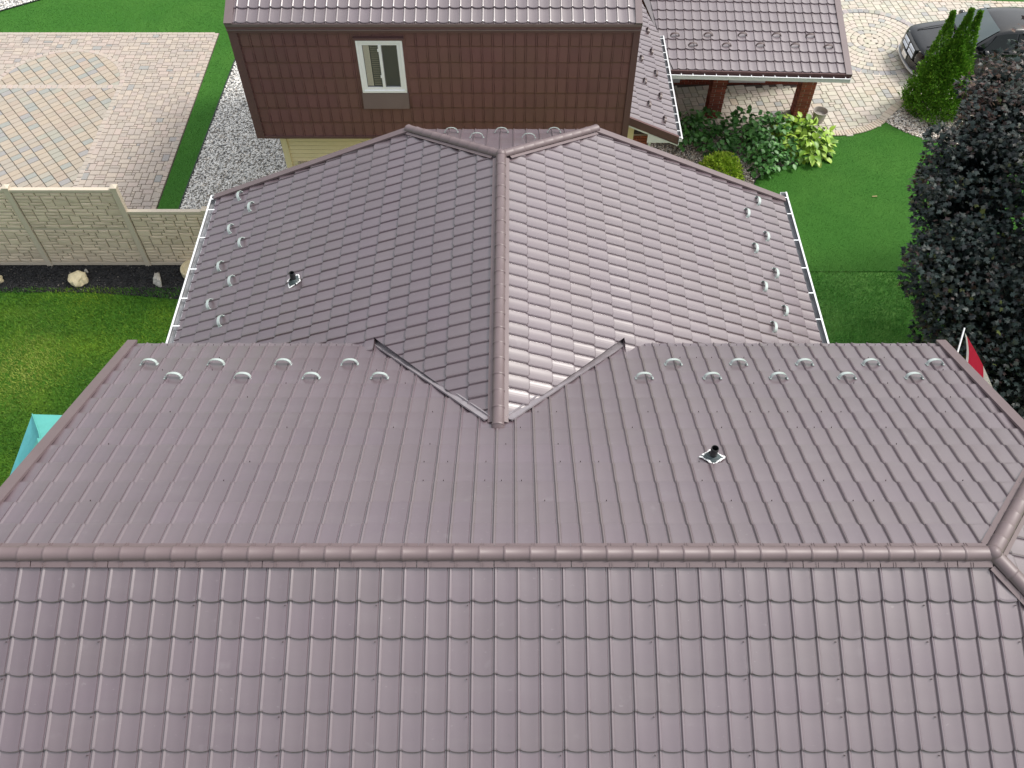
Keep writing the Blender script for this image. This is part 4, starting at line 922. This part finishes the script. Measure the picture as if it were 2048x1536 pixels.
# ---------------------------------------------------------------- foliage
def leaf_poly(kind):
    if kind == 'ovate':      # folded along the midrib
        V = [(0, 0, 0), (.3, -.34, .05), (.3, .34, .05), (.62, -.3, .03), (.62, .3, .03), (1, 0, -.1), (.35, 0, -.03), (.65, 0, -.03)]
        F = [(0, 1, 6), (0, 6, 2), (1, 3, 7, 6), (6, 7, 4, 2), (3, 5, 7), (7, 5, 4)]
    elif kind == 'hosta':
        V = [(0, 0, 0), (.28, -.27, .07), (.28, .27, .07), (.62, -.24, .05), (.62, .24, .05), (1, 0, -.16), (.3, 0, .0), (.66, 0, -.01)]
        F = [(0, 1, 6), (0, 6, 2), (1, 3, 7, 6), (6, 7, 4, 2), (3, 5, 7), (7, 5, 4)]
    elif kind == 'maple':
        P = [(0, 0), (.18, -.42), (.3, -.22), (.52, -.55), (.55, -.2), (1, 0), (.55, .2), (.52, .55), (.3, .22), (.18, .42)]
        V = [(x, y, -.12 * (abs(y) * 1.3 + (x - .4) ** 2)) for x, y in P] + [(.35, 0, .02)]
        F = [(i, (i + 1) % 10, 10) for i in range(10)]
    else:                    # spray: flat fan of a scale-leaved conifer
        V = [(0, 0, 0), (.55, -.32, .0), (.75, -.12, .03), (1, 0, 0), (.75, .12, .03), (.55, .32, .0)]
        F = [(0, 1, 2), (0, 2, 4), (2, 3, 4), (0, 4, 5)]
    return np.array(V, float), F
def frames(D, roll):
    D = D / np.linalg.norm(D, axis=1)[:, None]; up = np.tile(np.array([0, 0, 1.]), (len(D), 1)); up[np.abs(D[:, 2]) > .95] = (1, 0, 0)
    S = np.cross(up, D); S /= np.linalg.norm(S, axis=1)[:, None]; N = np.cross(D, S)
    c, s = np.cos(roll)[:, None], np.sin(roll)[:, None]; return D, S * c + N * s, N * c - S * s
def leaf_cloud(name, parent, kind, P, D, roll, size, cols, m, kindtag=None):
    LV, LF = leaf_poly(kind); A, S, N = frames(D, roll); n = len(P); k = len(LV)
    V = P[:, None] + size[:, None, None] * (A[:, None] * LV[None, :, 0:1] + S[:, None] * LV[None, :, 1:2] + N[:, None] * LV[None, :, 2:3])
    tri = []
    for f in LF: tri += [(f[0], f[i], f[i + 1]) for i in range(1, len(f) - 1)]
    F = np.array(tri)[None] + (np.arange(n) * k)[:, None, None]
    o = obj(name, V.reshape(-1, 3), F.reshape(-1, 3), m, parent, tint=np.repeat(cols, k, 0))
    if kindtag: tag(o, kind=kindtag)
    return o
def pickcol(cols, n, w=None, j=.2):
    return np.array(cols)[RNG.choice(len(cols), n, p=w)] * RNG.uniform(1 - j, 1 + j, (n, 1))
def sph(n):
    v = RNG.normal(0, 1, (n, 3)); return v / np.linalg.norm(v, axis=1)[:, None]

# dark maple on the right: a wide lumpy crown
tree = thing("maple_tree", "dark purple-leaved maple tree filling the right edge beside the lawn", "tree", (11.4, 13.3, 0))
b = MB(); b.tube([(11.4, 13.3, 0), (11.35, 13.3, .9), (11.4, 13.35, 2.0), (11.5, 13.3, 3.6), (11.5, 13.4, 5.2)], [.2, .16, .14, .1, .03], 10)
for k in range(11):
    a = k * 2.39; z = 1.5 + k * .28; r_ = 3.0 - .12 * k; b.tube([(11.42, 13.32, z), (11.42 + math.cos(a) * r_ * .5, 13.32 + math.sin(a) * r_ * .5, z + .55), (11.42 + math.cos(a) * r_, 13.32 + math.sin(a) * r_, z + .9)], [.07, .045, .012], 6)
b.build("trunk", M['bark'], tree, 40)
BL = [((12.2, 13.6, 4.9), (3.3, 3.6, 3.5))]
for (x, y, z), r_ in [((9.15, 15.0, 4.5), 1.0), ((8.3, 13.97, 4.2), 1.1), ((7.93, 12.94, 3.9), 1.0), ((7.58, 11.9, 3.5), 1.0), ((7.85, 11.12, 3.1), 1.1), ((8.2, 10.2, 2.6), 1.2), ((9.7, 15.9, 4.5), .8), ((9.0, 9.3, 2.0), 1.4), ((8.6, 12.2, 3.0), 1.0), ((10.2, 14.6, 5.0), 1.0), ((9.3, 13.2, 4.9), 1.1), ((9.2, 11.0, 4.0), 1.2), ((10.6, 12.0, 5.0), 1.2), ((8.6, 14.6, 3.2), .9), ((8.2, 9.6, 1.4), 1.2), ((8.3, 11.6, 1.9), 1.1), ((8.6, 13.2, 2.2), 1.2), ((10.0, 8.8, 2.6), 1.4), ((9.2, 10.4, 1.2), 1.5), ((10.2, 12.4, 2.4), 1.6), ((9.4, 12.0, 1.4), 1.5), ((10.6, 10.4, 2.2), 1.6)]:
    BL.append(((x + r_ * .95, y, z), (r_, r_, r_ * .8)))
rb = random.Random(5)
for k in range(26):
    c0, r0 = BL[rb.randrange(1, 14)]; a = rb.uniform(1.9, 4.4); e = rb.uniform(-.3, .8); BL.append(((c0[0] + math.cos(a) * math.cos(e) * r0[0] * 1.02, c0[1] + math.sin(a) * math.cos(e) * r0[1] * 1.02, c0[2] + math.sin(e) * r0[2] * 1.02), (.34, .34, .2)))
Ps = []; Ds = []
for (c, r_), n in zip(BL, [11000] + [1500] * 22 + [110] * 26):
    q = sph(n); rad = RNG.uniform(.62, 1.06, (n, 1)) ** .6
    p = np.array(c) + q * rad * np.array(r_); d = q * np.array([1, 1, .35]) + RNG.normal(0, .55, (n, 3)) + np.array([0, 0, -.25]); Ps.append(p); Ds.append(d)
P = np.vstack(Ps); D = np.vstack(Ds); n = len(P)
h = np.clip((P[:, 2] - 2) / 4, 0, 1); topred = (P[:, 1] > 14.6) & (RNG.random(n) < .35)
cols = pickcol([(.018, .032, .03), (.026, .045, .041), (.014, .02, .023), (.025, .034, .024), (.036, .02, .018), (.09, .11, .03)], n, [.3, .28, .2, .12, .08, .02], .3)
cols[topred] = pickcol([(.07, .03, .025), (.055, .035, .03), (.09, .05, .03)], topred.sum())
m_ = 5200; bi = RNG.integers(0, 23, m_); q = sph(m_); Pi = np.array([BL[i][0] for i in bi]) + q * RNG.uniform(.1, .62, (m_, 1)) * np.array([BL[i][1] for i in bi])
leaf_cloud("inner_crown", tree, 'maple', Pi, q + np.array([0, 0, .6]), RNG.normal(0, .6, m_), RNG.uniform(.22, .34, m_), pickcol([(.012, .02, .018), (.009, .014, .014)], m_), M['maple_leaf'])  # big fill leaves, coloured darker to stand for shade inside the crown
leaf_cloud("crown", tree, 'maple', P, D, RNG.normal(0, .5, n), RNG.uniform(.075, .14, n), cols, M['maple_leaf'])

# cone shaped cedar with three tips
ced = thing("cedar_tree", "dense green cone-shaped cedar with three tips before the black car", "tree", (12.22, 21.75, 0))
b = MB(); b.tube([(12.22, 21.75, 0), (12.2, 21.8, 1.2), (12.2, 21.85, 2.4)], [.07, .05, .015], 8); b.build("trunk", M['bark'], ced)
Ps = []; Ds = []
for (cx, cy, ht, rad, tx, ty, pw_, n) in ((12.2, 21.7, 2.25, .88, 12.15, 21.85, .75, 10500), (11.95, 21.95, 2.9, .62, 11.72, 22.0, 1.25, 5000), (12.25, 21.8, 2.98, .66, 12.17, 21.98, 1.25, 5000), (12.5, 21.85, 2.9, .6, 12.45, 22.0, 1.3, 4800)):
    t = RNG.random(n) ** 1.15; a = RNG.uniform(0, 6.283, n); lump = 1 + .16 * np.sin(a * 5 + t * 19 + cx * 7) + .1 * np.sin(a * 9 - t * 31)
    r_ = .02 + rad * np.where(t < .12, .72 + t / .12 * .28, np.clip((1 - (t - .12) / .88), 0, 1) ** pw_) * lump * RNG.uniform(.72, 1.0, n)
    p = np.column_stack([cx + (tx - cx) * t + r_ * np.cos(a), cy + (ty - cy) * t + r_ * np.sin(a), ht * t + .04])
    Ps.append(p); Ds.append(np.column_stack([np.cos(a) * .55, np.sin(a) * .55, np.full(n, .75)]) + RNG.normal(0, .35, (n, 3)))
P = np.vstack(Ps); D = np.vstack(Ds); n = len(P)
leaf_cloud("foliage", ced, 'spray', P, D, RNG.uniform(0, 3.14, n), RNG.uniform(.05, .1, n), pickcol([(.115, .27, .024), (.15, .33, .03), (.085, .2, .02), (.23, .41, .04)], n, [.34, .3, .24, .12]), M['spray'])
# small round yellow-green cedar by the wing roof
gl = thing("globe_cedar", "small round yellow-green shrub on gravel beside the wing roof edge", "shrub", (5.58, 18.75, 0))
b = MB(); b.tube([(5.58, 18.75, 0), (5.58, 18.75, .35)], [.04, .02], 6); b.build("stem", M['bark'], gl)
n = 5200; q = sph(n); q[:, 2] = np.abs(q[:, 2]); lump = 1 + .1 * np.sin(q[:, 0] * 11 + q[:, 1] * 7)[:, None]
P = np.array([5.58, 18.75, .12]) + q * np.array([.56, .56, .6]) * RNG.uniform(.7, 1, (n, 1)) * lump
leaf_cloud("foliage", gl, 'spray', P, q + RNG.normal(0, .4, (n, 3)) + np.array([0, 0, .4]), RNG.uniform(0, 3.14, n), RNG.uniform(.05, .1, n), pickcol([(.32, .5, .05), (.4, .58, .06), (.24, .4, .04), (.48, .62, .09)], n), M['spray'])

# broad-leaved shrubs: the outer leaves are single leaves, the inner mass is joined
def leafy(name, label, centre, lobes, ls, kind, palette, nsingle, ninner, group, droop=.3):
    t = thing(name, label, "shrub", (*centre, 0), group)
    b = MB()
    for k in range(6):
        a = k * 1.05; b.tube([(*centre, 0), (centre[0] + .2 * math.cos(a), centre[1] + .2 * math.sin(a), .3), (centre[0] + .4 * math.cos(a), centre[1] + .4 * math.sin(a), .55)], [.018, .013, .006], 5)
    b.build("stem", M['bark'], t)
    LV, LF = leaf_poly(kind); mv = [mesh("leaf", LV, LF, M['leaf'], 60, tint=tuple(c)) for c in palette]
    W = np.array([l[1][0] * l[1][1] for l in lobes]); W = W / W.sum()
    def sample(n, r0, r1):
        k = RNG.choice(len(lobes), n, p=W); q = sph(n); q[:, 2] = np.abs(q[:, 2]) ** .8
        q /= np.linalg.norm(q, axis=1)[:, None]
        return np.array([lobes[i][0] for i in k]) + q * np.array([lobes[i][1] for i in k]) * RNG.uniform(r0, r1, (n, 1)), q
    P, q = sample(ninner, .55, .9); n = len(P)
    leaf_cloud("inner_leaves", t, kind, P, q * np.array([1, 1, .2]) + RNG.normal(0, .35, (n, 3)) + np.array([0, 0, -droop]), RNG.normal(0, .35, n), RNG.uniform(.7, 1.05, n) * ls, pickcol(palette, n, None, .12), M['leaf'], "stuff")
    P, q = sample(nsingle, .88, 1.06); D = q * np.array([1, 1, .15]) + RNG.normal(0, .3, (len(P), 3)) + np.array([0, 0, -droop * .8])
    A, S, N = frames(D, RNG.normal(0, .3, len(P)))
    for i in range(len(P)):
        mw = Matrix.Identity(4); s_ = ls * random.uniform(.8, 1.2)
        for r_ in range(3): mw[r_][0], mw[r_][1], mw[r_][2] = A[i][r_] * s_, S[i][r_] * s_, N[i][r_] * s_
        mw.translation = P[i]; inst("leaf", random.choice(mv), t, mw)
gsh = "broad-leaved shrubs along the porch bed"
hg = [(.055, .18, .04), (.075, .23, .05), (.1, .28, .065), (.045, .14, .034), (.13, .32, .09)]
leafy("leafy_shrub", "dark broad-leaved green shrub at the foot of the left brick pillar", (5.1, 20.4), [((4.75, 20.35, .25), (.55, .6, .65)), ((5.3, 20.55, .2), (.65, .5, .7)), ((5.6, 20.0, .15), (.6, .5, .6))], .17, 'ovate', [tuple(v * .8 for v in c) for c in hg], 110, 500, gsh)
leafy("leafy_shrub", "bushy mid green shrub between the two brick pillars", (6.8, 20.3), [((6.5, 20.45, .25), (.7, .5, .75)), ((7.15, 20.3, .2), (.7, .6, .65)), ((6.5, 19.85, .15), (.6, .5, .6))], .17, 'ovate', hg, 120, 520, gsh)
leafy("leafy_shrub", "low green shrub spilling towards the turf left of the yellow-green hosta", (6.95, 19.35), [((6.95, 19.35, .1), (.5, .45, .55)), ((7.45, 19.6, .1), (.5, .45, .5)), ((6.8, 18.98, .05), (.32, .28, .42))], .16, 'ovate', hg, 75, 330, gsh)
ho = [(.27, .46, .045), (.34, .54, .06), (.21, .39, .04), (.4, .58, .1), (.15, .31, .035)]
leafy("hosta_plant", "bright yellow-green hosta clump at the foot of the right brick pillar", (8.1, 20.15), [((8.1, 20.15, .14), (.78, .66, .52)), ((7.95, 20.6, .1), (.55, .5, .5)), ((8.15, 19.8, .08), (.58, .45, .4))], .25, 'hosta', ho, 190, 330, None, .45)

# ---------------------------------------------------------------- teal canopy at the left
can = thing("gazebo", "teal fabric gazebo canopy on the left lawn, half hidden by the roof", "gazebo", (-7.47, 7.6, 0))
cx, cy, hw, hy, zc, za = -7.65, 7.75, 1.32, 1.73, 2.2, 3.55
cs = [(-1, 1), (1, 1), (1, -1), (-1, -1)]
for k in range(4):
    (ax, ay), (bx, by) = cs[k], cs[(k + 1) % 4]; V = []; F = []; NT, NS = 8, 8
    for i in range(NT + 1):
        t = i / NT * .8
        for j in range(NS + 1):
            s_ = j / NS; ex, ey = ax + (bx - ax) * s_, ay + (by - ay) * s_; z = zc + (za - zc) * (t ** 1.25) - .03 * math.sin(math.pi * s_) * (1 - t) + .006 * math.sin(9 * s_ + 7 * t)
            pull = 1 - .012 * math.sin(math.pi * s_) * (1 - t); V.append((cx + ex * hw * (1 - t) * pull, cy + ey * hy * (1 - t) * pull, z))
    for i in range(NT):
        for j in range(NS): F.append((i * (NS + 1) + j, i * (NS + 1) + j + 1, (i + 1) * (NS + 1) + j + 1, (i + 1) * (NS + 1) + j))
    for j in range(NS): 
        V += [(V[j][0], V[j][1], V[j][2] - .16)]
    V += [(V[NS][0], V[NS][1], V[NS][2] - .16)]; o0 = (NT + 1) * (NS + 1)
    for j in range(NS): F.append((o0 + j, o0 + j + 1, j + 1, j))
    obj("canopy_panel", V, F, M['blue_fabric'] if k == 3 else M['teal'], can, 40)
    b = MB(); b.tube([(cx + ax * hw, cy + ay * hy, zc + .006), (cx + ax * hw * .6, cy + ay * hy * .6, zc + (za - zc) * .4 ** 1.25 + .008), (cx + ax * hw * .2, cy + ay * hy * .2, zc + (za - zc) * .8 ** 1.25 + .008)], .012, 5); b.build("seam", M['teal'], can)
    b = MB(); b.box(cx + ax * (hw - .07) - .025, cy + ay * (hy - .06) - .025, 0, cx + ax * (hw - .07) + .025, cy + ay * (hy - .06) + .025, zc); b.build("pole", M['black_plastic'], can)
b = MB(); b.add([(cx + ax * .48, cy + ay * .6, 3.1) for ax, ay in cs] + [(cx, cy, 3.62)], [(0, 1, 4), (1, 2, 4), (2, 3, 4), (3, 0, 4)]); b.build("vent_top", M['teal'], can)

# ---------------------------------------------------------------- flag on the gable
flag = thing("flag", "red and white flag on a thin white pole behind the right roof edge", "flag", (6.62, 8.15, 5.2))
T0 = Vector((6.86, 8.71, 5.5)); Bp = Vector((6.42, 7.68, 5.05))
b = MB(); b.tube([Bp, T0 + (T0 - Bp).normalized() * .05], .013, 8); b.build("pole", M['white'], flag, 60)
b = MB(); b.box(6.16, 7.6, 4.98, 6.36, 7.66, 5.05); b.tube([(6.34, 7.62, 5.0), Bp], .02, 6); b.build("bracket", M['white'], flag)
hoist = (Bp - T0).normalized() * .8; hoist = Vector((-.11, -.62, -.5)); fly = Vector((.08, -.95, -.28)) * 1.15
fly = Vector((6.98, 7.52, 5.42)) - T0; fly = fly * 1.75; ox = Vector((.02, -.01, -.02))
def fpt(s, t):      # s along the fly, t down the hoist
    return T0 + ox + fly * s + hoist * t * (1 - .1 * s) + Vector((1, .1, .5)) * (.05 * math.sin(math.pi * t) * (1 - s * .3) + .03 * math.sin(5 * s + 2 * t))
def fpart(name, s0, s1, m):
    N = 8; V = [fpt(s0 + (s1 - s0) * i / N, j / N) for j in range(N + 1) for i in range(N + 1)]
    return obj(name, V, [(j * (N + 1) + i, j * (N + 1) + i + 1, (j + 1) * (N + 1) + i + 1, (j + 1) * (N + 1) + i) for j in range(N) for i in range(N)], m, flag, 180)
fpart("header_band", 0, .035, M['flag_white']); fpart("red_band", .035, .3, M['red']); cb = fpart("white_band", .3, .72, M['flag_white']); fpart("red_band", .72, 1.0, M['red'])
half = [(0, .95), (.09, .72), (.22, .78), (.18, .42), (.34, .58), (.39, .47), (.58, .5), (.52, .32), (.62, .26), (.32, -.02), (.37, -.13), (.04, -.07), (.05, -.42)]
lp = [(x, y) for x, y in half] + [(-x, y) for x, y in reversed(half[1:])]
for sg in (1, -1):
    LV = []
    for x, y in lp: LV.append(fpt(.52 - (y - .27) * 0 + x * .19, .5 - (y - .27) * .45) + Vector((.012, .0, .01)) * sg)
    cpt = fpt(.52, .5) + Vector((.012, 0, .01)) * sg
    obj("leaf_emblem", LV + [cpt], [(i, (i + 1) % len(LV), len(LV)) for i in range(len(LV))], M['red'], cb)

# ---------------------------------------------------------------- black car
car = thing("car", "glossy black car with a four-part chrome grille parked on the paved driveway", "car", (14.45, 24.05, 0))
CARM = Matrix.Translation((11.95, 24.02, 0)) @ Matrix.Rotation(R(1.0), 4, 'Z') @ Matrix.Diagonal((1, 1.02, 1.06, 1))      # local +x runs to the tail
def lin(x, xs, ys): return float(np.interp(x, xs, ys))
def body_section(x):
    hw_ = lin(x, [0, .06, .2, .6, 1.2, 3.6, 4.6, 4.95, 5.03], [.6, .74, .86, .925, .945, .945, .92, .84, .74])
    zt = lin(x, [0, .05, .12, .3, 1.3, 1.6, 3.7, 4.3, 4.9, 5.03], [.7, .8, .86, .9, 1.0, 1.02, 1.05, 1.06, 1.04, .9])
    zs = lin(x, [0, .12, .3, 1.3, 3.7, 4.9, 5.03], [.66, .76, .82, .92, .97, .97, .85]); zb = lin(x, [0, .2, .6, 4.4, 4.9, 5.03], [.32, .22, .2, .2, .26, .4])
    return [(0, zb), (hw_ * .8, zb), (hw_ * .95, zb + .06), (hw_, zb + .22), (hw_ * 1.0, (zb + zs) / 2 + .08), (hw_ * .985, zs - .08), (hw_ * .955, zs), (hw_ * .86, zs + (zt - zs) * .62), (hw_ * .5, zt - .012), (0, zt)]
def loft(name, xs, secf, m, parent, smooth=38, closed=True):
    V = []; F = []; S = [secf(x) for x in xs]; k = len(S[0]); ring_ = []
    for x, s_ in zip(xs, S):
        full = [(x, y, z) for y, z in s_] + [(x, -y, z) for y, z in reversed(s_[1:-1])]; V += full
    K = 2 * k - 2
    for i in range(len(xs) - 1):
        for j in range(K): F.append((i * K + j, i * K + (j + 1) % K, (i + 1) * K + (j + 1) % K, (i + 1) * K + j))
    F += [tuple(range(K)), tuple((len(xs) - 1) * K + j for j in reversed(range(K)))]
    b = MB(); b.add(V, F); return b.build(name, m, parent, smooth, CARM)
xs = [0, .05, .12, .2, .3, .45, .6, .8, 1.0, 1.2, 1.4, 1.7, 2.1, 2.6, 3.1, 3.6, 4.0, 4.3, 4.6, 4.85, 4.95, 5.03]
body = loft("body", xs, body_section, M['car'], car)
def cab(x):
    zr = lin(x, [1.3, 1.55, 2.05, 2.4, 3.0, 3.5, 4.1, 4.45], [.99, 1.18, 1.42, 1.475, 1.485, 1.45, 1.18, 1.04]); hb = lin(x, [1.3, 2, 3.6, 4.45], [.86, .88, .88, .8]); hr = lin(x, [1.3, 2.05, 3.4, 4.45], [.8, .63, .63, .72])
    zb = .9; f = max(0, (zr - 1.0) / .48); hr = hb + (hr - hb) * f if x < 2.05 or x > 3.5 else hr
    return [(0, zb), (hb, zb), (hb, min(zr, .99)), (hb + (hr - hb) * .5, min(zr, 1.0) + (zr - min(zr, 1.0)) * .5), (hr + .02, zr - .05 if zr > 1.1 else zr), (hr - .06, zr - .008), (hr * .5, zr + .012), (0, zr + .02)]
cabin = loft("roof", [1.3, 1.42, 1.55, 1.8, 2.05, 2.2, 2.4, 2.7, 3.0, 3.3, 3.5, 3.8, 4.1, 4.45], cab, M['car'], car)
def surf(name, f, ns, nt_, m, parent, off=.006):
    V = [f(i / ns, j / nt_) for j in range(nt_ + 1) for i in range(ns + 1)]; b = MB()
    F = [(j * (ns + 1) + i, j * (ns + 1) + i + 1, (j + 1) * (ns + 1) + i + 1, (j + 1) * (ns + 1) + i) for j in range(nt_) for i in range(ns)]
    return obj(name, V, F, m, parent, 60, mw=CARM)
def ws(s, t):       # windscreen, s across, t up
    x = 1.36 + (2.12 - 1.36) * t - .1 * (1 - (2 * s - 1) ** 2) * (1 - .5 * t); xx = 1.36 + (2.08 - 1.36) * t
    zr = lin(xx, [1.3, 1.55, 2.05, 2.4], [.99, 1.18, 1.42, 1.475]); hw_ = .82 + (.6 - .82) * t; y = (2 * s - 1) * hw_
    return (x, y, zr + .03 + .03 * (1 - (2 * s - 1) ** 2))
surf("windscreen", ws, 10, 6, M['windscreen'], car)
def side_glass(sg, xa, xb, name="side_window"):
    def f(s, t):
        x0 = xa + (xb - xa) * s; lean = (.42 if xa < 1.9 else 0) * (1 - s) * t; x = x0 + lean; hb, hr = .892, .665
        zt = min(1.40, lin(x, [1.3, 1.55, 2.05, 2.4, 3.4, 3.9], [.99, 1.16, 1.37, 1.405, 1.39, 1.26])); z = .985 + (zt - .985) * t
        return (x, sg * (hb + (hr - hb) * (z - .99) / .44 + .012), z)
    return surf(name, f, 6, 4, M['car_glass'], car)
for sg in (-1, 1): side_glass(sg, 1.62, 2.62); side_glass(sg, 2.68, 3.55)
def bx(name, x0, y0, z0, x1, y1, z1, m, parent, bev=0):
    b = MB(); b.box(x0, y0, z0, x1, y1, z1); o = b.build(name, m, parent, None, CARM)
    if bev:
        md = o.modifiers.new("bevel", 'BEVEL'); md.width = bev; md.segments = 3
    return o
# front: black nose opening, four chrome slat blocks, bumper, plate, lamps
grille = bx("grille", -.045, -.47, .5, .1, .47, .8, M['black_plastic'], car, .02)
for y0, y1 in ((-.43, -.045), (.045, .43)):
    for z0, z1 in ((.525, .635), (.675, .785)):
        for k in range(4):
            z = z0 + (z1 - z0) * k / 4; b = MB(); e = .05
            xx0, xx1 = -.05 + .03 * abs(y0), -.05 + .03 * abs(y1)
            b.prism([(xx0 - .02, y0, z), (xx1 - .02, y1, z), (xx1 + .012, y1, z + .016), (xx0 + .012, y0, z + .016)], (.006, 0, -.008)); b.build("slat", M['chrome'], grille, None, CARM)
for sg in (-1, 1):
    b = MB(); V = [(.03, sg * .5, .58), (.2, sg * .84, .6), (.26, sg * .855, .75), (.1, sg * .5, .79)]; b.prism(V, (-.04, sg * .012, .02)); b.build("headlight", M['lamp'], car, None, CARM)
b = MB()
P = [(.16, -.87), (.02, -.7), (-.06, -.4), (-.08, 0), (-.06, .4), (.02, .7), (.16, .87)]
for p, q in zip(P, P[1:]): b.prism([(p[0], p[1], .3), (q[0], q[1], .3), (q[0] + .2, q[1], .3), (p[0] + .2, p[1], .3)], (0, 0, .19))
bumper = b.build("bumper", M['car'], car, 50, CARM)
b = MB()
for p, q in zip(P, P[1:]): b.prism([(p[0] - .03, p[1], .2), (q[0] - .03, q[1], .2), (q[0] + .2, q[1], .2), (p[0] + .2, p[1], .2)], (0, 0, .05))
b.build("lip_spoiler", M['lamp'], car, 50, CARM)
pl = bx("number_plate", -.105, -.16, .33, -.085, .16, .47, M['white_vinyl'], bumper)
bx("plate_print", -.108, -.1, .37, -.106, .1, .42, mat("plate_blue_print", (.25, .3, .42), .6), pl) if False else None
for sg in (-1, 1):
    b = MB(); b.add(*[(lambda: ([], []))][0]()) if False else None
    b.lathe((0, 0, 0), [(.0, .11), (.05, .1), (.085, .06), (.095, 0), (.08, -.05), (.0, -.06)], 14)
    mm = CARM @ Matrix.Translation((1.72, sg * 1.06, 1.03)) @ Matrix.Rotation(R(90), 4, 'Y') @ Matrix.Scale(1.15, 4, (0, 1, 0)); mo = b.build("wing_mirror", M['car'], car, 50, mm)
    b = MB(); b.bar((1.66, sg * .86, .98), (1.72, sg * 1.0, 1.0), .07, .04); b.build("mirror_arm", M['black_plastic'], mo, None, CARM)
for sg in (-1, 1):
    for x in (.92, 3.95):
        b = MB(); b.lathe((0, 0, 0), [(.2, -.1), (.3, -.11), (.33, -.09), (.335, 0), (.33, .09), (.3, .11), (.2, .1)], 24)
        mm = CARM @ Matrix.Translation((x, sg * .84, .335)) @ Matrix.Rotation(R(90), 4, 'X'); wo = b.build("wheel", M['tyre'], car, 40, mm)
        b = MB(); b.lathe((0, 0, 0), [(.0, .09), (.05, .085), (.19, .07), (.21, .1)], 24); b.lathe((0, 0, 0), [(.0, -.09), (.05, -.085), (.19, -.07), (.21, -.1)], 24); b.build("rim", M['chrome'], wo, 40, mm)
    # door seams, sill, handles, belt moulding
    b = MB(); y = sg * .936
    b.box(1.55, sg * .925, .93, 3.6, sg * .955, .945); b.build("belt_moulding", M['black_plastic'], car, None, CARM)
    for x in (2.35, 3.35): bx("door_handle", x, sg * .93, .8, x + .2, sg * .965, .83, M['car'], car)
    b = MB()
    for x in (1.5, 2.63, 3.7): b.box(x, sg * .93, .32, x + .008, sg * .949, .93)
    b.build("door_seam", M['black_plastic'], car, None, CARM)
    b = MB(); b.tube([(.25, sg * .45, .9), (.7, sg * .5, .962), (1.2, sg * .55, 1.0)], [.012, .014, .01], 6); b.build("bonnet_crease", M['car'], car, 60, CARM)
b = MB(); b.tube([(1.3, -.5, 1.035), (1.33, .0, 1.05)], .008, 5); b.tube([(1.3, .1, 1.045), (1.36, .6, 1.03)], .008, 5); b.build("wiper", M['black_plastic'], car, None, CARM)
b = MB(); b.box(1.55, -.62, 1.16, 1.6, -.55, 1.2); sticker = None

def drop_unused():
    for me in list(bpy.data.meshes):
        if me.users == 0: bpy.data.meshes.remove(me)
drop_unused()
print("far tiles", sum(1 for o in bpy.data.objects if o.name.startswith("roof_tile") and not o.name.startswith("roof_tiles") and o.parent and o.parent.parent is far))
print("objects", len(bpy.data.objects), "front tiles", nf, "back tiles", nb, "wall tiles", nw, "stones", nst[0])
